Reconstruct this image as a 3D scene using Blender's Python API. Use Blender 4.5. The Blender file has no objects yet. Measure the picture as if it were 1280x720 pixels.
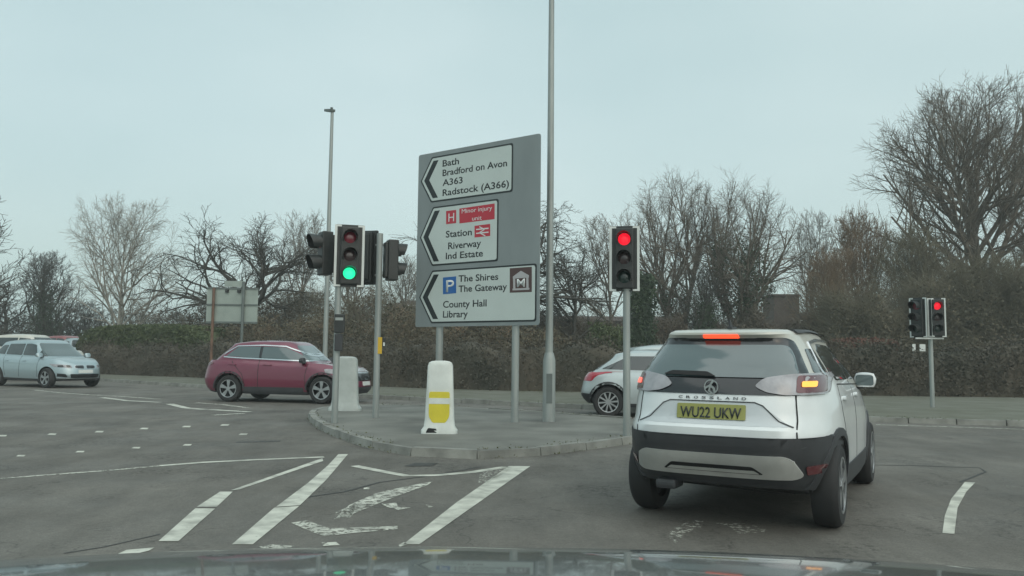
import bpy, bmesh, math, random
import numpy as np
from mathutils import Vector, Matrix
from mathutils.bvhtree import BVHTree
from mathutils import noise as mnoise

scene = bpy.context.scene
COL = scene.collection
R = math.radians
rnd = random.Random(7)

# ------------------------------------------------------------------ camera geometry
EYE, F = 1.35, 1000.0
PITCH, ROLL = math.atan(83.0/F), R(0.6)
fw = Vector((0, math.cos(PITCH), math.sin(PITCH)))
r0 = Vector((1, 0, 0)); u0 = r0.cross(fw)
rt = r0*math.cos(ROLL) + u0*math.sin(ROLL)
up = u0*math.cos(ROLL) - r0*math.sin(ROLL)
CAM = Vector((0, 0, EYE))
def ray(px, py):
    return fw + rt*((px-640)/F) + up*((360-py)/F)
def at(px, py, D):
    d = ray(px, py); return CAM + d*(D/d.y)
def gp(px, py, z=0.0):
    d = ray(px, py); return CAM + d*((z-EYE)/d.z)

cam_data = bpy.data.cameras.new('camera'); cam = bpy.data.objects.new('camera', cam_data); COL.objects.link(cam)
cam.matrix_world = Matrix(((rt.x, up.x, -fw.x, 0), (rt.y, up.y, -fw.y, 0), (rt.z, up.z, -fw.z, EYE), (0, 0, 0, 1)))
cam_data.sensor_width = 36; cam_data.lens = 36*F/1280; cam_data.clip_start = 0.05; cam_data.clip_end = 3000
scene.camera = cam

# ------------------------------------------------------------------ materials
def mat(name, col, rough=0.6, metal=0.0, var=0.0, vscale=6.0, bump=0.0, bscale=60.0, emit=None, estr=0.0,
        coat=0.0, spec=0.5, col2=None, detail=4.0, stretch=None):
    m = bpy.data.materials.new(name); m.use_nodes = True
    nt = m.node_tree; b = nt.nodes['Principled BSDF']
    b.inputs['Base Color'].default_value = (*col, 1); b.inputs['Roughness'].default_value = rough
    b.inputs['Metallic'].default_value = metal
    b.inputs['Specular IOR Level'].default_value = spec
    if coat: b.inputs['Coat Weight'].default_value = coat; b.inputs['Coat Roughness'].default_value = 0.05 if 'bonnet' in name else 0.05
    if emit: b.inputs['Emission Color'].default_value = (*emit, 1); b.inputs['Emission Strength'].default_value = estr
    tc = None
    if var or bump or col2:
        tc = nt.nodes.new('ShaderNodeTexCoord'); src = tc.outputs['Object']
        if stretch:
            mp = nt.nodes.new('ShaderNodeMapping'); mp.inputs['Scale'].default_value = stretch
            nt.links.new(src, mp.inputs[0]); src = mp.outputs[0]
    if var or col2:
        n = nt.nodes.new('ShaderNodeTexNoise'); n.inputs['Scale'].default_value = vscale; n.inputs['Detail'].default_value = detail
        nt.links.new(src, n.inputs['Vector'])
        rp = nt.nodes.new('ShaderNodeMapRange'); rp.inputs[1].default_value = .3; rp.inputs[2].default_value = .7
        nt.links.new(n.outputs[0], rp.inputs[0])
        mx = nt.nodes.new('ShaderNodeMix'); mx.data_type = 'RGBA'
        c2 = col2 if col2 else tuple(c*(1-var) for c in col)
        c1 = col if col2 else tuple(min(1, c*(1+var)) for c in col)
        mx.inputs[6].default_value = (*c1, 1); mx.inputs[7].default_value = (*c2, 1)
        nt.links.new(rp.outputs[0], mx.inputs[0]); nt.links.new(mx.outputs[2], b.inputs['Base Color'])
    if bump:
        n2 = nt.nodes.new('ShaderNodeTexNoise'); n2.inputs['Scale'].default_value = bscale; n2.inputs['Detail'].default_value = 6
        nt.links.new(src, n2.inputs['Vector'])
        bp = nt.nodes.new('ShaderNodeBump'); bp.inputs['Strength'].default_value = bump; bp.inputs['Distance'].default_value = .02
        nt.links.new(n2.outputs[0], bp.inputs['Height']); nt.links.new(bp.outputs[0], b.inputs['Normal'])
    return m

def asphalt_mat():
    m = bpy.data.materials.new('asphalt'); m.use_nodes = True
    nt = m.node_tree; N = nt.nodes; L = nt.links; b = N['Principled BSDF']
    tc = N.new('ShaderNodeTexCoord')
    def nz(s, det=4, rg=.6, stretch=None):
        n = N.new('ShaderNodeTexNoise'); n.inputs['Scale'].default_value = s; n.inputs['Detail'].default_value = det; n.inputs['Roughness'].default_value = rg
        if stretch:
            mp = N.new('ShaderNodeMapping'); mp.inputs['Scale'].default_value = stretch; mp.inputs['Rotation'].default_value = (0, 0, .35)
            L.new(tc.outputs['Object'], mp.inputs[0]); L.new(mp.outputs[0], n.inputs[0])
        else: L.new(tc.outputs['Object'], n.inputs[0])
        return n.outputs[0]
    def mr(src, a, c, lo, hi):
        r = N.new('ShaderNodeMapRange'); r.inputs[1].default_value = a; r.inputs[2].default_value = c
        r.inputs[3].default_value = lo; r.inputs[4].default_value = hi; L.new(src, r.inputs[0]); return r.outputs[0]
    def mul(a, c):
        q = N.new('ShaderNodeMath'); q.operation = 'MULTIPLY'; L.new(a, q.inputs[0]); L.new(c, q.inputs[1]); return q.outputs[0]
    big = mr(nz(.45, 6, .65), .32, .68, .72, 1.2)
    mid = mr(nz(2.2, 6, .7, (1, .3, 1)), .3, .7, .78, 1.17)
    fine = mr(nz(70, 3, .8), .25, .75, .6, 1.42)
    grit = mr(nz(22, 5, .75), .3, .7, .82, 1.2)
    # worn coarse patch of broken surface: dark pits where a slow noise is high
    zone = mr(nz(.7, 3), .52, .62, 0, 1); pit = mr(nz(16, 4, .8), .5, .58, 0, .5)
    pz = N.new('ShaderNodeMath'); pz.operation = 'MULTIPLY'; L.new(zone, pz.inputs[0]); L.new(pit, pz.inputs[1])
    inv = N.new('ShaderNodeMath'); inv.operation = 'SUBTRACT'; inv.inputs[0].default_value = 1; L.new(pz.outputs[0], inv.inputs[1])
    # thin cracks
    vo = N.new('ShaderNodeTexVoronoi'); vo.feature = 'DISTANCE_TO_EDGE'; vo.inputs['Scale'].default_value = .38
    wn = N.new('ShaderNodeTexNoise'); wn.inputs['Scale'].default_value = 1.8; wn.inputs['Detail'].default_value = 5
    L.new(tc.outputs['Object'], wn.inputs[0])
    ad = N.new('ShaderNodeVectorMath'); ad.operation = 'MULTIPLY_ADD'; ad.inputs[1].default_value = (1.3, 1.3, 1.3)
    L.new(wn.outputs['Color'], ad.inputs[0]); L.new(tc.outputs['Object'], ad.inputs[2]); L.new(ad.outputs[0], vo.inputs[0])
    crk = mr(vo.outputs['Distance'], .0, .006, .6, 1)
    v = mul(mul(mul(big, mid), mul(fine, grit)), mul(inv.outputs[0], crk))
    cr = N.new('ShaderNodeVectorMath'); cr.operation = 'SCALE'; cr.inputs[0].default_value = (.138, .132, .117)
    L.new(v, cr.inputs['Scale']); L.new(cr.outputs[0], b.inputs['Base Color'])
    b.inputs['Roughness'].default_value = .78; b.inputs['Specular IOR Level'].default_value = .35
    rr = mr(nz(.8, 4), .35, .65, .62, .86); L.new(rr, b.inputs['Roughness'])
    bp = N.new('ShaderNodeBump'); bp.inputs['Strength'].default_value = .55; bp.inputs['Distance'].default_value = .01
    L.new(fine, bp.inputs['Height']); L.new(bp.outputs[0], b.inputs['Normal'])
    return m

def paint_mat(name, col, wear, scale=9.0):
    """thermoplastic road paint with real holes where it has worn away"""
    m = bpy.data.materials.new(name); m.use_nodes = True
    nt = m.node_tree; N = nt.nodes; L = nt.links; b = N['Principled BSDF']
    b.inputs['Base Color'].default_value = (*col, 1); b.inputs['Roughness'].default_value = .7
    tc = N.new('ShaderNodeTexCoord')
    n = N.new('ShaderNodeTexNoise'); n.inputs['Scale'].default_value = scale; n.inputs['Detail'].default_value = 8; n.inputs['Roughness'].default_value = .75
    L.new(tc.outputs['Object'], n.inputs[0])
    r = N.new('ShaderNodeMapRange'); r.inputs[1].default_value = wear-.03; r.inputs[2].default_value = wear+.03
    L.new(n.outputs[0], r.inputs[0]); L.new(r.outputs[0], b.inputs['Alpha'])
    n2 = N.new('ShaderNodeTexNoise'); n2.inputs['Scale'].default_value = 5; n2.inputs['Detail'].default_value = 7
    L.new(tc.outputs['Object'], n2.inputs[0])
    mx = N.new('ShaderNodeMix'); mx.data_type = 'RGBA'; mx.inputs[6].default_value = (*[c*.58 for c in col], 1); mx.inputs[7].default_value = (*col, 1)
    r2 = N.new('ShaderNodeMapRange'); r2.inputs[1].default_value = .35; r2.inputs[2].default_value = .6
    L.new(n2.outputs[0], r2.inputs[0]); L.new(r2.outputs[0], mx.inputs[0]); L.new(mx.outputs[2], b.inputs['Base Color'])
    return m

M = {}
M['asphalt'] = asphalt_mat()
M['paint'] = paint_mat('road_paint', (.56, .57, .50), .33)
M['paint_worn'] = paint_mat('road_paint_worn', (.56, .57, .50), .47, 14)
M['paint_bad'] = paint_mat('road_paint_mostly_gone', (.50, .51, .45), .535, 20)
M['paving'] = mat('paving', (.155, .158, .142), .85, var=.38, vscale=.9, bump=.4, bscale=50, detail=8)
M['kerb'] = mat('kerb_concrete', (.22, .225, .205), .85, var=.3, vscale=3, bump=.4, bscale=40, detail=8)
M['verge'] = mat('verge', (.10, .105, .075), .95, col2=(.15, .155, .13), vscale=1.2, bump=.6, bscale=30, detail=8)
M['soil'] = mat('soil', (.085, .08, .05), .95, col2=(.05, .065, .03), vscale=.5, detail=8)
M['galv'] = mat('galvanised_steel', (.30, .33, .32), .5, .35, var=.15, vscale=7, stretch=(1, 1, .15))
M['galv_dark'] = mat('weathered_steel', (.13, .155, .15), .6, .2, var=.15, vscale=5)
M['signal_black'] = mat('signal_black', (.022, .026, .026), .45, var=.2, vscale=10)
M['border_white'] = mat('border_white', (.62, .66, .64), .5)
M['sign_grey'] = mat('sign_grey', (.215, .25, .255), .55, var=.10, vscale=1.1, detail=8, stretch=(1.6, 1, .5))
M['sign_white'] = mat('sign_white', (.50, .57, .55), .45, var=.04, vscale=2)
M['sign_black'] = mat('sign_black', (.012, .018, .02), .5)
M['sign_red'] = mat('sign_red', (.44, .028, .05), .5)
M['sign_blue'] = mat('sign_blue', (.02, .12, .36), .5)
M['sign_brown'] = mat('sign_brown', (.075, .042, .04), .5)
M['sign_pale'] = mat('sign_pale', (.62, .66, .66), .5)
M['sign_back'] = mat('sign_back', (.30, .35, .32), .5, .2, var=.12, vscale=2)
M['rust'] = mat('rusty_post', (.14, .085, .06), .8, var=.3, vscale=4)
M['bollard_white'] = mat('bollard_white', (.60, .64, .61), .45, var=.1, vscale=5)
M['bollard_grey'] = mat('bollard_pale', (.42, .46, .44), .5, var=.1, vscale=5)
M['yellow'] = mat('bollard_yellow', (.60, .52, .035), .5, var=.08, vscale=6)
M['yellow_box'] = mat('yellow_box', (.62, .40, .03), .5)
M['tyre'] = mat('tyre_rubber', (.018, .019, .02), .75)
M['rim'] = mat('alloy', (.45, .47, .48), .3, .8)
M['dark_plastic'] = mat('dark_plastic', (.035, .038, .042), .55, var=.1)
M['black_gloss'] = mat('black_gloss', (.012, .014, .017), .12, coat=.5)
M['glass'] = mat('car_glass', (.016, .026, .028), .04, spec=.9, coat=.3)
M['glass_pale'] = mat('car_glass_pale', (.06, .09, .095), .05, spec=.9, coat=1.0)
M['chrome'] = mat('chrome', (.65, .67, .68), .18, 1.0)
M['skid'] = mat('skid_silver', (.50, .51, .49), .35, .3, var=.1)
M['seam'] = mat('panel_gap', (.01, .011, .012), .8)
M['lamp_clear'] = mat('lamp_clear', (.30, .30, .32), .25, .0, coat=.6, var=.25, vscale=9)
M['lamp_red'] = mat('lamp_red', (.35, .02, .04), .15, coat=1)
M['lamp_red_dim'] = mat('lamp_red_dim', (.10, .012, .018), .2, coat=1)
M['brake_lit'] = mat('brake_lit', (.5, .03, .02), .3, emit=(1, .10, .035), estr=1.3)
M['tail_lit'] = mat('tail_lit', (.5, .05, .04), .3, emit=(1, .22, .16), estr=1.1)
M['amber_lit'] = mat('amber_lit', (.6, .25, .03), .3, emit=(1, .42, .07), estr=1.3)
M['plate_yellow'] = mat('plate_yellow', (.26, .27, .075), .5)
M['plate_white'] = mat('plate_white', (.6, .62, .6), .5)
M['paint_white'] = mat('car_white', (.70, .74, .75), .3, coat=.8, var=.07, vscale=2.2, detail=8)
M['roof_cream'] = mat('car_roof_cream', (.50, .50, .45), .35, coat=.6)
M['paint_silverblue'] = mat('car_silver_blue', (.34, .43, .46), .3, .45, coat=.9)
M['paint_red'] = mat('car_red', (.155, .018, .048), .28, .2, coat=1.0)
M['paint_bluewhite'] = mat('car_pale_blue', (.42, .48, .49), .3, .2, coat=.8)
M['paint_dark'] = mat('car_dark', (.035, .045, .05), .3, coat=.9)
M['paint_brightred'] = mat('car_dull_red', (.25, .05, .05), .35, coat=.8)
M['bonnet'] = mat('bonnet_dark_grey', (.075, .085, .082), .25, .1, coat=.75, var=.12, vscale=3)
M['red_on'] = mat('red_light_on', (.5, .01, .02), .3, emit=(.95, .008, .03), estr=.95)
M['green_on'] = mat('green_light_on', (.02, .5, .3), .3, emit=(.02, 1, .42), estr=1.15)
M['red_off'] = mat('red_light_off', (.22, .02, .04), .25, coat=.6)
M['amber_off'] = mat('amber_light_off', (.05, .028, .03), .25, coat=.6)
M['green_off'] = mat('green_light_off', (.012, .035, .03), .25, coat=.6)
M['bark'] = mat('bark_grey_brown', (.145, .125, .098), .95, var=.35, vscale=3)
M['bark_dark'] = mat('bark_dark', (.062, .06, .052), .95, var=.3, vscale=3)
M['bark_pale'] = mat('bark_pale', (.29, .28, .245), .9, var=.35, vscale=2)
M['bark_tan'] = mat('bark_tan', (.20, .145, .095), .95, var=.3, vscale=.6)
M['bark_olive'] = mat('bark_olive', (.14, .128, .088), .95, var=.35, vscale=.5)
M['ivy'] = mat('ivy_leaves', (.026, .05, .022), .7, col2=(.045, .075, .032), vscale=1.2)
M['evergreen'] = mat('evergreen_leaves', (.05, .075, .03), .75, col2=(.085, .105, .045), vscale=1.0)
M['brush'] = mat('brush_brown', (.125, .10, .072), .95, col2=(.07, .066, .046), vscale=.45, detail=6)
M['brush_tan'] = mat('brush_tan', (.135, .095, .06), .95, col2=(.075, .065, .042), vscale=.6, detail=6)
M['brush_olive'] = mat('brush_olive', (.135, .118, .08), .95, col2=(.072, .07, .046), vscale=.5, detail=6)
M['hedge_dark'] = mat('hedge_dark', (.062, .062, .048), .95, col2=(.10, .085, .064), vscale=.6, detail=6)
M['beech'] = mat('copper_beech', (.17, .085, .065), .9, col2=(.11, .06, .045), vscale=1.5)
M['brick'] = mat('brick', (.085, .066, .056), .9, var=.2, vscale=2)
M['roof_tile'] = mat('roof_tile', (.075, .055, .05), .9, var=.2, vscale=2)
M['window_dark'] = mat('window_dark', (.02, .025, .03), .1)
M['frame_white'] = mat('frame_white', (.6, .62, .6), .6)

# ------------------------------------------------------------------ object helpers
def link(name, me, m=None, parent=None):
    o = bpy.data.objects.new(name, me); COL.objects.link(o)
    if m is not None:
        ms = m if isinstance(m, (list, tuple)) else [m]
        for x in ms: me.materials.append(x)
    if parent: o.parent = parent
    return o
def build(name, bm, m, parent=None, smooth=False, loc=None):
    me = bpy.data.meshes.new(name); bm.normal_update(); bm.to_mesh(me); bm.free()
    if smooth:
        for p in me.polygons: p.use_smooth = True
        me.set_sharp_from_angle(angle=R(smooth if smooth is not True else 40))
    o = link(name, me, m, parent)
    if loc: o.location = loc
    return o
def tag(o, label=None, cat=None, group=None, kind=None):
    if label: o['label'] = label
    if cat: o['category'] = cat
    if group: o['group'] = group
    if kind: o['kind'] = kind
    return o
def thing(name, label, cat, loc=(0, 0, 0), rz=0, group=None):
    o = bpy.data.objects.new(name, None); COL.objects.link(o); o.location = loc; o.rotation_euler = (0, 0, rz)
    o.empty_display_size = .2
    return tag(o, label, cat, group)
def box(bm, x0, x1, y0, y1, z0, z1, bev=0.0, mx=None):
    r = bmesh.ops.create_cube(bm, size=1.0); vs = r['verts']
    for v in vs:
        v.co = Vector(((x0+x1)/2+v.co.x*(x1-x0), (y0+y1)/2+v.co.y*(y1-y0), (z0+z1)/2+v.co.z*(z1-z0)))
    if bev:
        es = list({e for v in vs for e in v.link_edges})
        r2 = bmesh.ops.bevel(bm, geom=es, offset=bev, segments=2, affect='EDGES', profile=.6)
        vs = list({v for f in r2['faces'] for v in f.verts} | {v for v in vs if v.is_valid})
    if mx is not None:
        for v in vs: v.co = mx @ v.co
    return vs
def tube(bm, pts, rad, n=12, cap=True):
    """tube through points; rad a number or one per point"""
    pts = [Vector(p) for p in pts]; rad = [rad]*len(pts) if not isinstance(rad, (list, tuple)) else rad
    rings = []; ref = None
    for i, p in enumerate(pts):
        d = (pts[min(i+1, len(pts)-1)]-pts[max(i-1, 0)]).normalized()
        if ref is None: ref = Vector((1, 0, 0)) if abs(d.x) < .8 else Vector((0, 1, 0))
        a = (ref - d*ref.dot(d)).normalized(); b = d.cross(a); ref = a
        rings.append([bm.verts.new(p+(a*math.cos(2*math.pi*k/n)+b*math.sin(2*math.pi*k/n))*rad[i]) for k in range(n)])
    for i in range(len(rings)-1):
        for k in range(n):
            bm.faces.new((rings[i][k], rings[i][(k+1) % n], rings[i+1][(k+1) % n], rings[i+1][k]))
    if cap:
        bm.faces.new(rings[0][::-1]); bm.faces.new(rings[-1])
def prism(bm, pts2, z0, z1, mx=None):
    """extrude closed 2D outline (x,y) from z0 to z1"""
    lo = [bm.verts.new((x, y, z0)) for x, y in pts2]; hi = [bm.verts.new((x, y, z1)) for x, y in pts2]
    n = len(pts2)
    for i in range(n): bm.faces.new((lo[i], lo[(i+1) % n], hi[(i+1) % n], hi[i]))
    bm.faces.new(lo[::-1]); bm.faces.new(hi)
    if mx is not None:
        for v in lo+hi: v.co = mx @ v.co
def rounded(pts, r, seg=4):
    out = []; n = len(pts)
    for i in range(n):
        p = Vector(pts[i]).to_2d(); a = Vector(pts[i-1]).to_2d(); b = Vector(pts[(i+1) % n]).to_2d()
        rr = r[i] if isinstance(r, (list, tuple)) else r
        la, lb = (a-p).length, (b-p).length; q = min(rr, la*.49, lb*.49)
        if q < 1e-4: out.append(tuple(p)); continue
        s = p+(a-p).normalized()*q; e = p+(b-p).normalized()*q
        for k in range(seg+1):
            t = k/seg; out.append(tuple(s*(1-t)**2+p*2*t*(1-t)+e*t*t))
    return out
def ribbon(pts, w):
    pts = [Vector(p).to_2d() for p in pts]; L_, R_ = [], []
    for i, p in enumerate(pts):
        d = (pts[min(i+1, len(pts)-1)]-pts[max(i-1, 0)]).normalized(); n = Vector((-d.y, d.x))*w/2
        L_.append(tuple(p+n)); R_.append(tuple(p-n))
    return L_+R_[::-1]
def np_mesh(name, co, faces, nper):
    me = bpy.data.meshes.new(name); nv = len(co); nf = len(faces)
    me.vertices.add(nv); me.vertices.foreach_set('co', np.asarray(co, dtype=np.float32).ravel())
    me.loops.add(nf*nper); me.loops.foreach_set('vertex_index', np.asarray(faces, dtype=np.int32).ravel())
    me.polygons.add(nf); me.polygons.foreach_set('loop_start', np.arange(0, nf*nper, nper, dtype=np.int32))
    me.update(calc_edges=True); return me
def text_mesh(body, name, m, parent, width=None, height=None, extrude=.0015, bold=0.0, align='LEFT'):
    """text in XY plane, cap height `height`, squeezed to `width`; returned object has identity transform"""
    cu = bpy.data.curves.new(name, 'FONT'); cu.body = body; cu.size = 1; cu.extrude = 0; cu.offset = bold; cu.resolution_u = 3
    tmp = bpy.data.objects.new('tmp', cu); COL.objects.link(tmp); bpy.context.view_layer.update()
    me = bpy.data.meshes.new_from_object(tmp.evaluated_get(bpy.context.evaluated_depsgraph_get()))
    bpy.data.objects.remove(tmp); bpy.data.curves.remove(cu)
    bm = bmesh.new(); bm.from_mesh(me); bpy.data.meshes.remove(me)
    xs = [v.co.x for v in bm.verts]; x0, x1 = min(xs), max(xs)
    cap = .729
    sy = height/cap; sx = width/(x1-x0) if width else sy
    for v in bm.verts: v.co = Vector(((v.co.x-x0)*sx - (0 if align == 'LEFT' else (x1-x0)*sx/2), v.co.y*sy, 0))
    g = bmesh.ops.extrude_face_region(bm, geom=bm.faces[:])
    for v in [e for e in g['geom'] if isinstance(e, bmesh.types.BMVert)]: v.co.z += extrude
    return build(name, bm, m, parent)
# ------------------------------------------------------------------ world, light
world = bpy.data.worlds.new('World'); scene.world = world; world.use_nodes = True
nt = world.node_tree; bg = nt.nodes['Background']; out = nt.nodes['World Output']
sky = nt.nodes.new('ShaderNodeTexSky'); sky.sky_type = 'NISHITA'; sky.sun_disc = False
sky.sun_elevation = R(38); sky.sun_rotation = R(150); sky.dust_density = 5; sky.air_density = 1.2
nt.links.new(sky.outputs[0], bg.inputs[0]); bg.inputs[1].default_value = .035
bg2 = nt.nodes.new('ShaderNodeBackground')
tc = nt.nodes.new('ShaderNodeTexCoord'); mp = nt.nodes.new('ShaderNodeMapping'); mp.inputs['Scale'].default_value = (1, 1, 2.4)
nz = nt.nodes.new('ShaderNodeTexNoise'); nz.inputs['Scale'].default_value = 1.6; nz.inputs['Detail'].default_value = 3; nz.inputs['Roughness'].default_value = .45
nt.links.new(tc.outputs['Generated'], mp.inputs[0]); nt.links.new(mp.outputs[0], nz.inputs[0])
cr = nt.nodes.new('ShaderNodeValToRGB')
cr.color_ramp.elements[0].position = .32; cr.color_ramp.elements[0].color = (.425, .575, .57, 1)
cr.color_ramp.elements[1].position = .70; cr.color_ramp.elements[1].color = (.56, .69, .675, 1)
nt.links.new(nz.outputs[0], cr.inputs[0]); nt.links.new(cr.outputs[0], bg2.inputs[0]); bg2.inputs[1].default_value = 1.0
ad = nt.nodes.new('ShaderNodeAddShader'); nt.links.new(bg.outputs[0], ad.inputs[0]); nt.links.new(bg2.outputs[0], ad.inputs[1])
nt.links.new(ad.outputs[0], out.inputs[0])
sl = bpy.data.lights.new('sun', 'SUN'); sl.energy = 1.3; sl.angle = R(100); sl.color = (1, .97, .92)
sun = bpy.data.objects.new('sun', sl); COL.objects.link(sun)
sun.rotation_euler = (R(90-52), 0, R(25))   # soft light through cloud, from behind and to the right
scene.view_settings.view_transform = 'Standard'; scene.view_settings.look = 'None'
scene.view_settings.exposure = 0; scene.view_settings.gamma = 1
scene.render.engine = 'CYCLES'
# thin damp air
bm = bmesh.new(); box(bm, -120, 120, -28, 110, -1.02, 24)
hz = build('haze', bm, None); hm = bpy.data.materials.new('haze'); hm.use_nodes = True; hn = hm.node_tree
hn.nodes.remove(hn.nodes['Principled BSDF']); pv = hn.nodes.new('ShaderNodeVolumePrincipled'); pv.inputs['Color'].default_value = (.86, .93, .93, 1)
pv.inputs['Density'].default_value = .0016; hn.links.new(pv.outputs[0], hn.nodes['Material Output'].inputs['Volume'])
hz.data.materials.append(hm); hz['kind'] = 'stuff'

try: scene.cycles.transparent_max_bounces = 16
except Exception: pass

# ------------------------------------------------------------------ ground, road, island
def sheet(name, pts, z, m, kind='structure', label=None):
    bm = bmesh.new(); vs = [bm.verts.new((p[0], p[1], z)) for p in pts]; f = bm.faces.new(vs)
    bm.normal_update()
    if f.normal.z < 0: bmesh.ops.reverse_faces(bm, faces=[f])
    bmesh.ops.triangulate(bm, faces=bm.faces[:])
    o = build(name, bm, m); tag(o, label, kind=kind); return o
sheet('ground', [(-900, -300), (900, -300), (900, 1500), (-900, 1500)], -.02, M['soil'])
kerb_px = [(-330, 462), (60, 472), (135, 477), (265, 486), (420, 496), (560, 503), (740, 512), (900, 520), (1090, 528), (1280, 533), (1700, 548)]
kerb = [gp(*p).to_2d() for p in kerb_px]
road_pts = [tuple(k) for k in kerb] + [(60, 12), (60, -25), (-70, -25), (-70, kerb[0].y)]
sheet('road', road_pts, 0, M['asphalt'])

def slab(name, outline, z1, m, kname='kerb', kw=.13, label=None):
    """raised surface: paved top plus a row of kerb stones along the first n edges"""
    pass
def kerb_row(name, line, closed, inward, h=.115, w=.14, stone=.92):
    """individual kerb stones in one mesh, with joints"""
    bm = bmesh.new(); pts = [Vector(p).to_2d() for p in line]
    if closed: pts.append(pts[0])
    # resample
    d = [0]
    for a, b in zip(pts, pts[1:]): d.append(d[-1]+(b-a).length)
    n = max(1, int(d[-1]/stone)); st = d[-1]/n
    def pos(s):
        s = max(0, min(d[-1], s))
        for i in range(len(pts)-1):
            if s <= d[i+1]+1e-9:
                return pts[i].lerp(pts[i+1], (s-d[i])/max(1e-9, d[i+1]-d[i]))
        return pts[-1]
    for i in range(n):
        a, b = pos(i*st+.011), pos((i+1)*st-.011); t = (b-a).normalized(); nn = Vector((-t.y, t.x))*inward
        hh = h + rnd.uniform(-.012, .012); q = [a, b, b+nn*w, a+nn*w]
        lo = [bm.verts.new((p.x, p.y, -.02)) for p in q]
        sh = [0, 0, 1, 1]; hi = []
        for p, k in zip(q, sh):
            o = nn*(.02 if k == 0 else 0); hi.append(bm.verts.new((p.x+o.x, p.y+o.y, hh)))
        f = [(lo[0], lo[1], hi[1], hi[0]), (lo[1], lo[2], hi[2], hi[1]), (lo[2], lo[3], hi[3], hi[2]), (lo[3], lo[0], hi[0], hi[3]), tuple(hi)]
        for q4 in f: bm.faces.new(q4)
    bmesh.ops.recalc_face_normals(bm, faces=bm.faces[:])
    o = build(name, bm, M['kerb']); tag(o, kind='structure'); return o
def smooth_closed(pts, it=2):
    for _ in range(it):
        q = []
        for i in range(len(pts)):
            a = Vector(pts[i]); b = Vector(pts[(i+1) % len(pts)]); q += [a.lerp(b, .25), a.lerp(b, .75)]
        pts = q
    return pts
def smooth_open(pts, it=2):
    pts = [Vector(p) for p in pts]
    for _ in range(it):
        q = [pts[0]]
        for a, b in zip(pts, pts[1:]): q += [a.lerp(b, .25), a.lerp(b, .75)]
        q.append(pts[-1]); pts = q
    return pts
# traffic island in front of us
isl_px = [(383, 518), (388, 532), (425, 550), (480, 567), (560, 575), (650, 573), (730, 564), (800, 553), (880, 543), (905, 536), (870, 531), (790, 530), (700, 522), (600, 515), (500, 511), (420, 511)]
isl = smooth_closed([gp(*p).to_2d() for p in isl_px], 2)
area = sum(a.x*b.y-b.x*a.y for a, b in zip(isl, isl[1:]+isl[:1]))
inw = 1 if area > 0 else -1
kerb_row('island_kerb', isl, True, inw)
cen = sum(isl, Vector((0, 0)))/len(isl)
bm = bmesh.new(); ins = []
for i, p in enumerate(isl):
    t = (isl[(i+1) % len(isl)]-isl[i-1]).normalized(); ins.append(p+Vector((-t.y, t.x))*inw*.135)
vs = [bm.verts.new((p.x, p.y, .105)) for p in ins]; bm.faces.new(vs); bmesh.ops.recalc_face_normals(bm, faces=bm.faces[:])
bmesh.ops.triangulate(bm, faces=bm.faces[:])
for f in bm.faces:
    if f.normal.z < 0: f.normal_flip()
tag(build('traffic_island', bm, M['paving']), kind='structure')
# far kerb and verge
fk = smooth_open([tuple(k) for k in kerb], 1)
kerb_row('far_kerb', fk, False, 1)
back = [(p[0], p[1]) for p in [(60, 60), (-80, 60)]]
ver = [tuple(p+Vector((0, .15))) for p in fk] + [(fk[-1].x+40, fk[-1].y), (fk[-1].x+40, 60), (-95, 75), (-95, fk[0].y)]
sheet('verge', ver, .10, M['verge'])
sheet('car_park', [(-95, 33), (-25.5, 37), (-21, 60), (-95, 60)], .104, M['asphalt'])

# ------------------------------------------------------------------ road markings (measured on the road surface)
mk_n = [0]
def mark(px, m='paint', z=.004, name='road_marking'):
    bm = bmesh.new(); pts = [gp(*p) for p in px]
    f = bm.faces.new([bm.verts.new((p.x, p.y, z)) for p in pts]); bm.normal_update()
    if f.normal.z < 0: f.normal_flip()
    bmesh.ops.triangulate(bm, faces=bm.faces[:])
    return tag(build(name, bm, M[m]), kind='structure')
def mark_line(px, w, m='paint', z=.004):
    g = [gp(*p).to_2d() for p in px]; rb = ribbon(g, w)
    bm = bmesh.new(); n = len(g)
    vs = [bm.verts.new((p[0], p[1], z)) for p in rb]
    for i in range(n-1): bm.faces.new((vs[i], vs[i+1], vs[2*n-2-i], vs[2*n-1-i]))
    bm.normal_update()
    for f in bm.faces:
        if f.normal.z < 0: f.normal_flip()
    return tag(build('road_marking', bm, M[m]), kind='structure')
mark([(275, 615), (291, 615), (271, 634), (246, 634)], 'paint'); mark([(244, 636), (269, 636), (223, 677), (198, 677)], 'paint')
mark([(288, 613.5), (403, 573), (404, 576.5), (300, 612)], 'paint')
mark([(423, 568), (435, 568), (408, 600), (375, 632), (345, 634), (385, 604), (410, 582)], 'paint')
mark([(343, 635), (374, 633), (316, 681), (290, 681)], 'paint')
mark([(636, 583), (663, 583), (524, 681), (504, 681), (570, 629)], 'paint')
mark([(143, 695), (158, 688), (193, 685), (186, 689), (160, 695)], 'paint')
mark([(324, 684), (340, 681), (368, 683), (360, 686), (328, 686)], 'paint_worn')
mark_line([(0, 598.5), (60, 594), (140, 588), (200, 582.5)], .075, 'paint_worn')
mark_line([(200, 582.5), (250, 578.5), (320, 575), (405, 571.5)], .11, 'paint')
mark_line([(443, 582.5), (475, 589), (508, 595), (545, 594.5), (590, 590.5), (632, 584)], .12, 'paint')
mark([(600, 592), (632, 583), (640, 586), (610, 604), (598, 604)], 'paint_bad')
mark([(541, 602), (534, 607), (500, 619), (470, 631), (436, 645), (420, 648), (436, 632), (470, 617), (500, 610)], 'paint_worn')
mark([(420, 640), (445, 630), (440, 647), (418, 650)], 'paint_bad')
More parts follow.
